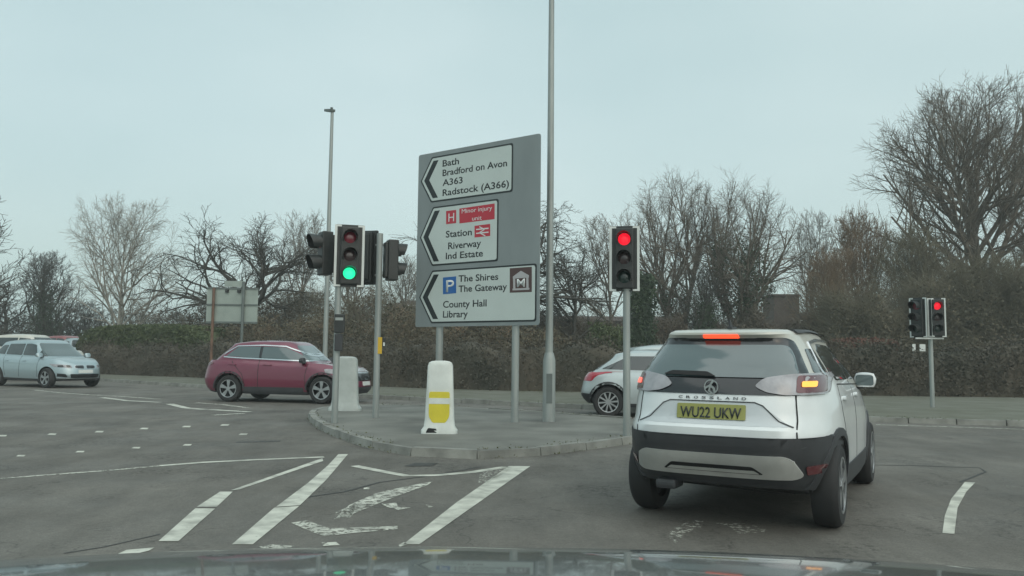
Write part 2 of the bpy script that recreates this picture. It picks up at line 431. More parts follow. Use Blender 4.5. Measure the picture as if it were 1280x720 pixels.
mark([(476, 630), (496, 629), (497, 634), (514, 635), (498, 638), (484, 634)], 'paint_worn')
mark([(532, 631), (542, 634), (536, 635)], 'paint_worn'); mark([(455, 610), (463, 609), (462, 612), (454, 612)], 'paint_worn')
mark([(364, 654), (384, 651), (397, 656), (412, 661), (497, 658), (497, 662), (440, 667), (406, 671), (388, 665)], 'paint_worn')
mark([(402, 679), (420, 678), (425, 682), (404, 683)], 'paint_worn'); mark([(498, 682), (505, 678), (510, 681), (500, 684)], 'paint_worn')
mark([(836, 672), (838, 662), (862, 652), (880, 650), (876, 660), (856, 668), (845, 680)], 'paint_bad')
mark([(893, 654), (930, 655), (958, 661), (955, 666), (922, 668), (914, 660)], 'paint_bad')
mark([(1206, 603), (1219, 603.5), (1208, 615), (1197, 635), (1193, 668), (1178, 667), (1181, 645), (1189, 624)], 'paint')
mark_line([(1219, 605), (1290, 610)], .03, 'paint_bad')
for x, y in [(3, 545), (65, 543), (124, 540), (180, 536), (233, 533.5), (281, 531.5), (304, 543), (26, 570), (100, 565), (170, 560), (234, 556.5)]:
    mark([(x-6, y+.8), (x-3, y-1), (x+6, y-1), (x+4, y+.9)], 'paint')
mark_line([(42, 487.5), (75, 491), (110, 493.5), (150, 495.5), (200, 499)], .16, 'paint_worn')
mark_line([(127, 497), (160, 501), (200, 503)], .18, 'paint')
mark_line([(212, 505), (232, 510), (256, 512)], .2, 'paint'); mark_line([(245, 503.5), (280, 506), (310, 510)], .15, 'paint_worn')
mark_line([(262, 512), (312, 515)], .2, 'paint'); mark_line([(266, 519), (305, 517)], .2, 'paint_worn')
mark_line([(1095, 531), (1180, 533.5), (1300, 537.5)], .1, 'paint_worn')
# dark tar joints
def tar(px, w): 
    o = mark_line(px, w, 'paint', .003); o.data.materials[0] = M['tar']; o.name = 'tar_joint'
M['tar'] = mat('tar', (.035, .036, .034), .6, var=.3, vscale=9)
tar([(380, 622), (430, 615), (475, 603), (530, 596), (600, 584)], .035)
tar([(1060, 581), (1140, 582), (1225, 585), (1232, 590), (1200, 603)], .03)
tar([(80, 692), (130, 684), (200, 668)], .02)
tar([(295, 553), (350, 551.5)], .12)
# drain cover by the kerb
o = mark([(505, 583), (540, 583), (548, 579), (518, 579)], 'paint', .005, 'drain_cover'); o.data.materials[0] = M['tar']
del o['kind']; tag(o, 'small dark iron drain cover in the road by the island kerb', 'drain cover')

# ------------------------------------------------------------------ direction sign
PR, PL = at(676, 166, 14.5), at(524, 195, 16.25)
PR0, PL0 = Vector((PR.x, PR.y, 0)), Vector((PL.x, PL.y, 0))
ux = (PR0-PL0).normalized(); wpan = (PR0-PL0).length; nrm = Vector((ux.y, -ux.x, 0))   # faces the camera
if nrm.y > 0: nrm = -nrm
rzs = math.atan2(ux.y, ux.x)
sg = thing('direction_sign', 'tall grey direction sign with three white arrow panels on two steel posts', 'road sign', tuple(PL0), rzs)
def pu(px, py):
    """photo point -> (u, v) in metres on the sign's face"""
    d = ray(px, py); t = (PL0-CAM).dot(nrm)/d.dot(nrm); p = CAM+d*t; return ((p-PL0).dot(ux), p.z)
MXS = Matrix(((1, 0, 0, 0), (0, 0, -1, 0), (0, 1, 0, 0), (0, 0, 0, 1)))   # (u,v,out) -> local x, -out, z
def plate(name, px, out0, out1, m, parent=sg, r=0.0, par_is_px=True):
    pts = [pu(*p) for p in px] if par_is_px else px
    if r: pts = rounded(pts, r)
    bm = bmesh.new(); prism(bm, pts, out0, out1, MXS); bmesh.ops.recalc_face_normals(bm, faces=bm.faces[:])
    return build(name, bm, m, parent)
zt, zb_ = pu(600, 180)[1], pu(600, 409)[1]
zt = (pu(676, 166)[1]+pu(524, 195)[1])/2; zb_ = (pu(673, 405)[1]+pu(522, 410)[1])/2
plate('backing_panel', [(0, zb_), (wpan, zb_), (wpan, zt), (0, zt)], -.012, .012, M['sign_grey'], r=.05, par_is_px=False)
def inset(pts, d):
    n = len(pts); out = []; A = sum(pts[i][0]*pts[(i+1) % n][1]-pts[(i+1) % n][0]*pts[i][1] for i in range(n)); s = 1 if A > 0 else -1
    for i in range(n):
        p = Vector(pts[i]); a = (p-Vector(pts[i-1])).normalized(); b = (Vector(pts[(i+1) % n])-p).normalized()
        na = Vector((-a.y, a.x))*s; nb = Vector((-b.y, b.x))*s; k = (na+nb); k = k/(k.length_squared)*2
        out.append(tuple(p+k*d))
    return out
def arrow_panel(tip, tl, tr, br, bl):
    P5 = [pu(*tip), pu(*bl), pu(*br), pu(*tr), pu(*tl)]
    # true up: edges level and vertical on the real sign
    ytop = (P5[4][1]+P5[3][1])/2; ybot = (P5[1][1]+P5[2][1])/2; xr_ = (P5[2][0]+P5[3][0])/2; xl = (P5[1][0]+P5[4][0])/2
    P5 = [(P5[0][0], (ytop+ybot)/2), (xl, ybot), (xr_, ybot), (xr_, ytop), (xl, ytop)]
    rr = [.02, .03, .05, .05, .03]
    b = plate('arrow_panel', rounded(P5, rr), .013, .016, M['sign_black'], par_is_px=False)
    plate('white_face', rounded(inset(P5, .032), rr), .0165, .0185, M['sign_white'], b, par_is_px=False)
    q = inset(P5, .085); h = ytop-ybot; tipx = q[0][0]; ty, by = q[4][1], q[1][1]; cx = q[4][0]
    th = .135
    ch = [(tipx, (ty+by)/2), (cx, by), (cx+th, by), (tipx+th*1.0, (ty+by)/2), (cx+th, ty), (cx, ty)]
    plate('chevron', ch, .019, .021, M['sign_black'], b, par_is_px=False)
    return b
def sign_text(s, a, bpt, caph, parent, m=M['sign_black'], bold=.014, out=.0192):
    """text from baseline start a to baseline end b (photo points), cap height in photo pixels"""
    ua, ub = pu(*a), pu(*bpt); top = pu(a[0], a[1]-caph); v = (ua[1]+ub[1])/2
    o = text_mesh(s, 'lettering', m, parent, width=ub[0]-ua[0], height=top[1]-ua[1], bold=bold)
    o.matrix_local = Matrix.Translation((ua[0], -out, v)) @ Matrix.Rotation(R(90), 4, 'X')
    return o
p1 = arrow_panel((526.5, 228), (540, 197.5), (642, 178), (641.5, 239.5), (540, 253.5))
sign_text('Bath', (554, 208.5), (574.5, 205), 8.2, p1)
sign_text('Bradford on Avon', (554, 220.5), (634.5, 207.5), 8.2, p1)
sign_text('A363', (554, 232.5), (579, 229), 8.2, p1)
sign_text('Radstock (A366)', (554, 245), (637, 233.8), 8.4, p1)
p2 = arrow_panel((525.5, 297.5), (541, 260), (624, 247.5), (623, 326), (541.5, 333))
h1 = plate('hospital_symbol', [(558.5, 264), (571, 262.5), (571, 279), (558.5, 280.5)], .019, .0205, M['sign_red'], p2)
sign_text('H', (561.3, 277.5), (568.4, 276.6), 11, h1, M['sign_pale'], out=.0208, bold=.0)
h2 = plate('injury_unit_panel', [(575, 261), (619, 254.5), (619, 274), (575, 279.5)], .019, .0205, M['sign_red'], p2)
sign_text('Minor injury', (578, 267.5), (616, 262), 5.6, h2, M['sign_pale'], out=.0208, bold=0)
sign_text('unit', (591, 276.2), (603, 274.4), 5.6, h2, M['sign_pale'], out=.0208, bold=0)
sign_text('Station', (558, 297.5), (590.5, 293.5), 8.6, p2)
h3 = plate('rail_symbol', [(594, 282.5), (613.5, 280), (613.5, 295), (594, 297)], .019, .0205, M['sign_red'], p2)
for a, b in [((596, 287.3), (611.5, 285.3)), ((596, 292), (611.5, 290.3))]:
    q0, q1 = pu(*a), pu(*b); v = (q0[1]+q1[1])/2; plate('rail_bar', [(q0[0], v-.012), (q1[0], v-.012), (q1[0], v+.012), (q0[0], v+.012)], .021, .022, M['sign_pale'], h3, par_is_px=False)
def stroke(a, b, w=.02):
    q0, q1 = pu(*a), pu(*b); plate('rail_arrow', ribbon([q0, q1], w), .0222, .023, M['sign_pale'], h3, par_is_px=False)
stroke((600, 283.5), (606.5, 287)); stroke((606.5, 287), (600, 291)); stroke((600, 291), (607.5, 295))
sign_text('Riverway', (561, 312), (602, 307.5), 8.6, p2)
sign_text('Ind Estate', (558, 324.5), (604.5, 320), 8.4, p2)
p3 = arrow_panel((524.5, 374.5), (541, 339), (671.5, 328.5), (671, 401), (539.5, 405))
h4 = plate('parking_symbol', [(554.5, 347), (571, 345.5), (571, 366.5), (554.5, 368)], .019, .0205, M['sign_blue'], p3)
sign_text('P', (558.3, 365.3), (568.3, 364.5), 15.5, h4, M['sign_pale'], out=.0208, bold=.01)
sign_text('The Shires', (574, 353), (623.5, 349), 8.4, p3)
sign_text('The Gateway', (574, 365.8), (634.5, 361.5), 8.4, p3)
sign_text('County Hall', (554.5, 385.5), (609, 382), 8.6, p3)
sign_text('Library', (554.5, 397.5), (585.5, 395.8), 8.6, p3)
h5 = plate('museum_symbol', [(638, 335.5), (665.5, 333.5), (665.5, 365), (638, 366)], .019, .0205, M['sign_brown'], p3)
def bar(pts, w=.028, m=None, par=None, o0=.021, o1=.022, name='museum_outline'):
    q = [pu(*p) for p in pts]; plate(name, ribbon(q, w), o0, o1, m or M['sign_pale'], par or h5, par_is_px=False)
M['museum_pale'] = mat('museum_pale', (.40, .40, .41), .5)
bar([(641.5, 362), (662.5, 361)], .035, M['museum_pale']); bar([(643.5, 345.5), (643.8, 361)], .05, M['museum_pale'], o0=.0223, o1=.023); bar([(660, 344.3), (660.2, 360)], .05, M['museum_pale'], o0=.0223, o1=.023)
plate('museum_roof', [(642, 345.8), (652, 338.5), (662, 344.2), (662, 347), (642, 348.6)], .0233, .024, M['museum_pale'], h5)
sign_text('M', (647, 359), (657, 358.2), 10.5, h5, M['sign_pale'], out=.0245, bold=.01)
for px_, py_ in ((547, 527), (642, 534)):
    u = pu(px_, 400)[0]; bm = bmesh.new(); tube(bm, [(u, .07, .09), (u, .07, zt-.1)], .07, 16)
    build('post', bm, M['galv'], sg, smooth=True)
for v in (zb_+.35, (zb_+zt)/2, zt-.35):
    bm = bmesh.new(); box(bm, .1, wpan-.1, .013, .035, v-.03, v+.03); build('rear_rail', bm, M['galv'], sg)

# ------------------------------------------------------------------ lamp columns
def lamp_column(label, base, H, r_low, r_top, base_h, az, tilt=0, out_len=.0):
    t = thing('street_lamp', label, 'street lamp', (base.x, base.y, 0), 0, 'tall steel street lamp columns')
    bm = bmesh.new(); tube(bm, [(0, 0, -.05), (0, 0, base_h), (0, 0, base_h+.14)], [r_low, r_low, r_top*1.35], 20); build('base_section', bm, M['galv'], t, smooth=True)
    bm = bmesh.new(); box(bm, -.055, .055, -r_low-.004, -r_low+.03, .45, 1.0, .004)
    build('access_door', bm, M['galv_dark'], t)
    bm = bmesh.new(); tube(bm, [(0, 0, base_h+.1), (0, 0, H*.6), (0, 0, H)], [r_top*1.15, r_top*1.0, r_top*.75], 16); build('column', bm, M['galv'], t, smooth=True)
    bm = bmesh.new(); mx = Matrix.Translation((0, 0, H)) @ Matrix.Rotation(az, 4, 'Z') @ Matrix.Rotation(tilt, 4, 'Y')
    pts = rounded([(-.10, -.09), (.62, -.16), (.72, 0), (.62, .16), (-.10, .09)], .06); prism(bm, pts, -.01, .075, mx); bmesh.ops.recalc_face_normals(bm, faces=bm.faces[:])
    lt = build('lantern', bm, M['galv_dark'], t)
    bm = bmesh.new(); tube(bm, [mx @ Vector((.12, 0, .07)), mx @ Vector((.12, 0, .15))], .05, 10); build('photocell', bm, M['galv_dark'], lt)
    return t
b = gp(686, 534); lamp_column('thick grey lamp column rising out of the picture beside the direction sign', b, 10, .118, .062, 1.25, R(-100))
b = at(405.5, 470, 28.5); lamp_column('slim distant lamp column with a small flat lantern, behind the red car', b, 10.1, .10, .075, 1.1, R(118), R(-14))

# ------------------------------------------------------------------ traffic lights
def visor(bm, z, d=.2, r=.115, y=-.1, ang=250):
    n = 14; a0 = R(90-ang/2); rings = []
    for rr in (r, r-.006):
        for (yy, cut) in ((y, 0), (y-d, 1)):
            ring = []
            for k in range(n+1):
                a = a0+R(ang)*k/n; yv = yy + (cut*(.09)*(1-math.sin(a))/2*1.2)
                ring.append(bm.verts.new((rr*math.cos(a), yv, z+rr*math.sin(a))))
            rings.append(ring)
    o0, o1, i0, i1 = rings
    for A, B in ((o0, o1), (i1, i0), (o1, i1), (i0, o0)):
        for k in range(n): bm.faces.new((A[k], A[k+1], B[k+1], B[k]))
def signal_head(parent, loc, rz, lit, board=True, label=None, deep=.2, two=False):
    """loc = centre of the housing; faces local -Y"""
    h = .80 if two else .96; bm = bmesh.new(); box(bm, -.145, .145, -.1, .1, -h/2, h/2, .02)
    box(bm, -.115, .115, .1, .16, -h/2+.05, h/2-.05, .02)
    hd = build('signal_head', bm, M['signal_black'], parent); hd.location = loc; hd.rotation_euler = (0, 0, rz)
    if label: hd['label'] = label
    if board:
        bm = bmesh.new(); prism(bm, rounded([(-.235, -.52), (.235, -.52), (.235, .52), (-.235, .52)], .03), .0, .008, Matrix(((1, 0, 0, 0), (0, 0, 1, -.03), (0, 1, 0, 0), (0, 0, 0, 1))))
        bmesh.ops.recalc_face_normals(bm, faces=bm.faces[:]); build('backing_board', bm, M['signal_black'], hd)
        bm = bmesh.new()
        for s in (-1, 1):
            x0, x1 = sorted((s*.237, s*.198)); box(bm, x0, x1, -.036, -.0305, -.515, .515)
            x0, x1 = sorted((s*.1978, s*.13)); box(bm, x0, x1, -.036, -.0305, .485, .515); box(bm, x0, x1, -.036, -.0305, -.515, -.485)
        build('white_border', bm, M['border_white'], hd)
    for nm, z in ((('red', .19), ('green', -.19)) if two else (('red', .30), ('amber', 0), ('green', -.30))):
        bm = bmesh.new(); n = 24; pr = [(0, -.118), (.05, -.115), (.085, -.107), (.1, -.098)]
        rings = [[bm.verts.new((r_*math.cos(2*math.pi*k/n), y_, z+r_*math.sin(2*math.pi*k/n))) for k in range(n)] if r_ else [bm.verts.new((0, y_, z))] for r_, y_ in pr]
        for k in range(n): bm.faces.new((rings[0][0], rings[1][k], rings[1][(k+1) % n]))
        for a_, b_ in zip(rings[1:], rings[2:]):
            for k in range(n): bm.faces.new((a_[k], b_[k], b_[(k+1) % n], a_[(k+1) % n]))
        bmesh.ops.recalc_face_normals(bm, faces=bm.faces[:])
        on = lit == nm; mm = M[nm+'_on'] if on else M[nm+'_off']
        l = build(nm+'_lens', bm, mm, hd, smooth=True)
        if on: l['label'] = 'lit '+nm+' signal lens'
        bm = bmesh.new(); visor(bm, z, d=deep, r=.155 if two else .115); bmesh.ops.recalc_face_normals(bm, faces=bm.faces[:]); build('visor', bm, M['signal_black'], hd, smooth=True)
    return hd
def pole(parent, H, r=.057, cap=True):
    bm = bmesh.new(); tube(bm, [(0, 0, .0), (0, 0, H)], r, 18); p = build('pole', bm, M['galv'], parent, smooth=True)
    return p
def toward(p):   # heading so local -Y points at the camera from p
    return math.atan2(p.x, p.y)*-1
GRP = 'traffic lights at the junction'
# nearest green-lit signal on the island's left end
D = 14.3; c = at(436.5, 320, D); b = at(419, 500, D); b.z = .1
t = thing('traffic_light', 'traffic light showing green, with a second hooded head turned left on its pole', 'traffic light', tuple(b), 0, GRP)
pole(t, c.z+.35-b.z)
L_ = c-b; hd = signal_head(t, L_, toward(c)+R(4), 'green', label='signal head lit green, facing the road'); hd.scale = (1.12, 1.12, 1.08)
for dz in (-.36, .36):
    bm = bmesh.new(); tube(bm, [(0, 0, L_.z+dz), (L_.x, L_.y+.12, L_.z+dz)], .022, 8); build('bracket', bm, M['signal_black'], t)
c2 = at(406.5, 317, D+.35)-b
hd = signal_head(t, c2, R(-58), None, board=False, label='two-lamp head turned to the left', deep=.24, two=True)
bm = bmesh.new(); box(bm, -.03, .15, -.13, -.05, 1.60, 1.93, .015); bx_ = build('push_button_box', bm, M['signal_black'], t)
bm = bmesh.new(); box(bm, -.01, .13, -.135, -.131, 1.82, 1.87); build('grey_strip', bm, M['galv'], bx_)
bm = bmesh.new(); box(bm, -.02, .12, -.12, -.05, 1.28, 1.58, .015); build('push_button_box', bm, M['dark_plastic'], t)
# second pole, carrying heads seen from behind
D = 15.6; b = at(470, 500, D); b.z = .1; top = at(475, 292, D)
t = thing('traffic_light', 'steel pole with two dark signal heads turned away and a yellow button box', 'traffic light', tuple(b), 0, GRP)
pole(t, top.z-b.z, .062)
q = at(458, 322, D+.15)-b; h_ = signal_head(t, q, R(165), None, label='signal head seen from behind, left of its pole'); h_.scale = (1, 1, 1.04)
q = at(490, 325.5, D+.1)-b; signal_head(t, q, R(112), None, board=False, label='two-lamp head turned to the right, hoods in profile', deep=.2, two=True)
for dz in (-.3, .3):
    bm = bmesh.new(); tube(bm, [(-.1, .1, q.z+dz), (.2, .1, q.z+dz)], .02, 8); build('bracket', bm, M['galv'], t)
z_ = at(478, 428, D).z-b.z; bm = bmesh.new(); box(bm, .055, .15, -.05, .06, z_-.09, z_+.09, .012); yb = build('button_box', bm, M['signal_black'], t)
bm = bmesh.new(); box(bm, .02, .1, -.062, -.053, z_-.22, z_+.1); build('yellow_panel', bm, M['yellow_box'], yb)
bm = bmesh.new(); box(bm, .12, .155, -.058, -.0535, z_-.07, z_+.0); build('white_label', bm, M['border_white'], yb)
# red-lit signal in front of the pale hatchback
D = 12.6; c = at(780.7, 323.5, D); b = at(783.5, 540, D); b.z = .1
t = thing('traffic_light', 'traffic light showing red, standing alone on the island right of the lamp column', 'traffic light', tuple(b), 0, GRP)
pole(t, c.z-.45-b.z); hd = signal_head(t, c-b, toward(c)-R(3), 'red', label='signal head lit red'); hd.scale = (1, 1, 1.0)
bm = bmesh.new(); tube(bm, [(0, 0, c.z-.5-b.z), (0, 0, c.z-.4-b.z)], .075, 14)
box(bm, -.05, .05, .05, .2, c.z-.5, c.z-.3); build('bracket', bm, M['galv'], t)
# far right signal with two heads
D = 20.8; b = gp(1166, 514); b.z = .1; D = b.y
t = thing('traffic_light', 'far right traffic light with a red-lit head and a hooded head turned left', 'traffic light', tuple(b), 0, GRP)
c = at(1170.5, 397, D-.1)-b; top = at(1163, 425, D); pole(t, top.z+.95-b.z, .055)
hd = signal_head(t, c, toward(b)+R(12), 'red', label='signal head lit red'); hd.scale = (.92, 1, .98)
c = at(1148.5, 397, D)-b; hd = signal_head(t, c, R(-58), None, label='hooded signal head turned left', deep=.24)
bm = bmesh.new(); box(bm, -.42, .30, -.09, -.05, c.z-.56, c.z-.52); box(bm, -.03, .03, -.16, -.14, c.z-.5, c.z+.5); build('bracket', bm, M['border_white'], t)

# ------------------------------------------------------------------ bollards
def bollard(label, base, H, W, body_m, yellow=True, rz=0):
    t = thing('keep_left_bollard', label, 'bollard', (base.x, base.y, .1), rz, 'lit traffic bollards on the island')
    bm = bmesh.new(); n = 28; rings = []
    prof = [(0, .62, .30), (.05, .62, .30), (.10, .53, .26), (.2, .5, .235), (.6, .46, .215), (.93, .43, .20), (.972, .39, .18), (.992, .30, .14), (1.0, .15, .07)]
    for (f, w, d) in prof:
        rg = []
        for k in range(n):
            a = 2*math.pi*k/n; ca, sa = math.cos(a), math.sin(a); e = 2/4.5
            rg.append(bm.verts.new((W*w*(abs(ca)**e)*(1 if ca > 0 else -1), W*d*(abs(sa)**e)*(1 if sa > 0 else -1), H*f)))
        rings.append(rg)
    for A, B in zip(rings, rings[1:]):
        for k in range(n): bm.faces.new((A[k], A[(k+1) % n], B[(k+1) % n], B[k]))
    bm.faces.new(rings[-1]); bm.faces.new(rings[0][::-1])
    body = build('body', bm, body_m, t, smooth=30)
    def yf(z): return -W*(.235-(z/H-.2)*.045)-.004
    def face(name, pts, m, par, off=0):
        bm = bmesh.new(); lo = []; hi = []
        for x, z in pts: lo.append(bm.verts.new((x*W, yf(z*H)+.02, z*H))); hi.append(bm.verts.new((x*W, yf(z*H)-off, z*H)))
        k = len(pts)
        for i in range(k): bm.faces.new((lo[i], lo[(i+1) % k], hi[(i+1) % k], hi[i]))
        bm.faces.new(hi); bmesh.ops.recalc_face_normals(bm, faces=bm.faces[:]); return build(name, bm, m, par)
    if yellow:
        sh = [(-.36, .58)]+[(-.36+.72*k/14, .36-.19*math.sin(math.pi*k/14)**.6) for k in range(15)]+[(.36, .58)]
        face('yellow_shield', rounded([(-.35, .575), (-.35, .24), (-.22, .155), (.22, .155), (.35, .24), (.35, .575)], .05, 6), M['yellow'], t, .003)
        face('white_band', [(-.352, .49), (-.352, .41), (.352, .41), (.352, .49)], M['bollard_white'], t, .006)
        # cut-out at foot
        face('foot_opening', rounded([(-.44, .02), (-.05, .02), (-.08, .075), (-.36, .085)], .03), M['seam'], t, .022)
    return t
b = gp(549, 550); bollard('white bollard with a yellow shield standing on the island kerb below the direction sign', b, 1.14, .46, M['bollard_white'])
b = at(431, 520, 17.4); t = bollard('pale grey bollard behind the green-lit traffic light pole, covering the red car nose', b, 1.17, .56, M['bollard_grey'], yellow=False)

# ------------------------------------------------------------------ back of another sign
D = 31.0; A_ = at(257.5, 400, D); B_ = at(321.5, 402, D)
t = thing('sign_back', 'grey back of a road sign on two posts, behind the red car', 'road sign', (A_.x, A_.y, 0), math.atan2(B_.y-A_.y, B_.x-A_.x))
W_ = (B_-A_).length; z0 = at(290, 404.5, D).z; z1 = at(290, 359.5, D).z
bm = bmesh.new(); box(bm, 0, W_, -.01, .01, z0, z1, .004); build('panel', bm, M['sign_back'], t)
bm = bmesh.new()
for z in (z0+.02, (z0+z1)/2, z1-.06): box(bm, 0, W_, -.05, -.0105, z, z+.06)
build('rear_rail', bm, M['galv_dark'], t)
u1 = (at(267, 400, D)-A_).length; u2 = (at(304, 400, D)-A_).length
for u, m_, zt_ in ((u1, 'rust', z1-.02), (u2, 'galv', z1+.22)):
    bm = bmesh.new(); tube(bm, [(u, -.10, 0), (u, -.10, zt_)], .055, 10); build('post', bm, M[m_] if m_ != 'galv' else M['galv_dark'], t, smooth=True)
bm = bmesh.new(); u0_ = (at(279, 400, D)-A_).length; box(bm, u0_, u2+.0, -.02, .01, z1+.03, z1+.26)
build('top_plate', bm, M['sign_back'], t)
bm = bmesh.new()
for px_ in (283, 298):
    u = (at(px_, 400, D)-A_).length; box(bm, u-.06, u+.06, -.1, -.02, z1-.20, z1-.08)
build('clip', bm, M['signal_black'], t)
# ------------------------------------------------------------------ cars
def interp(tab, x):
    if x <= tab[0][0]: return tab[0][1]
    for (a, va), (b, vb) in zip(tab, tab[1:]):
        if x <= b:
            t = (x-a)/(b-a) if b > a else 1
            return va+(vb-va)*t
    return tab[-1][1]
def sinterp(tab, x):
    """smooth (monotone-ish cosine-free hermite) interpolation"""
    n = len(tab)
    if x <= tab[0][0]: return tab[0][1]
    if x >= tab[-1][0]: return tab[-1][1]
    for i in range(n-1):
        if x <= tab[i+1][0]:
            x0, y0 = tab[i]; x1, y1 = tab[i+1]; h = x1-x0; t = (x-x0)/h
            def sl(k):
                if k <= 0 or k >= n-1: return (tab[min(k+1, n-1)][1]-tab[max(k-1, 0)][1])/(tab[min(k+1, n-1)][0]-tab[max(k-1, 0)][0])
                a = (tab[k][1]-tab[k-1][1])/(tab[k][0]-tab[k-1][0]); b = (tab[k+1][1]-tab[k][1])/(tab[k+1][0]-tab[k][0])
                return 0 if a*b <= 0 else 2*a*b/(a+b)
            m0, m1 = sl(i)*h, sl(i+1)*h
            return (2*t**3-3*t*t+1)*y0+(t**3-2*t*t+t)*m0+(-2*t**3+3*t*t)*y1+(t**3-t*t)*m1
def loft(bm, zb, ztop, xr, xf, w, nr, nf, rows, plan=None, flare=None, capr=6, crown=.03, NP=30):
    """rounded solid: stacked rings between zb(x) and ztop(x); xr/xf/w by height fraction t; corners by exponents nr/nf"""
    per = []
    a = [-1+2*k/NP for k in range(NP)]
    for p in a: per.append((p, -1))
    for q in a[::2]: per.append((1, q))
    for p in a: per.append((-p, 1))
    for q in a[::2]: per.append((-1, -q))
    rings = []
    def ringpos(t, s):
        X0, X1, W = xr(t), xf(t), w(t); cx = (X0+X1)/2; A = (X1-X0)/2; rg = []
        for p, q in per:
            n = nf if p > 0 else nr
            sc = (abs(p)**n+abs(q)**n)**(-1/n)
            px, py = p*sc, q*sc
            x = cx+A*px*s; y = W*py*s
            if plan: y *= plan(x)
            z = zb(x)+(ztop(x)-zb(x))*t
            if flare: y += math.copysign(flare(x, z), y)*min(1, abs(py)*1.2)*s if s == 1 else 0
            if s < 1: z = ztop(x)+crown*(1-s*s) if t >= 1 else z
            rg.append((x, y, z))
        return rg
    for t in rows: rings.append(ringpos(t, 1.0))
    for k in range(1, capr): rings.append(ringpos(1.0, 1-k/capr))
    vr = [[bm.verts.new(c) for c in rg] for rg in rings]; n = len(per)
    for A_, B_ in zip(vr, vr[1:]):
        for k in range(n): bm.faces.new((A_[k], A_[(k+1) % n], B_[(k+1) % n], B_[k]))
    x0 = sum(v.co.x for v in vr[-1])/n; c = bm.verts.new((x0, 0, ztop(x0)+crown))
    for k in range(n): bm.faces.new((vr[-1][k], vr[-1][(k+1) % n], c))
    bm.faces.new(vr[0][::-1])

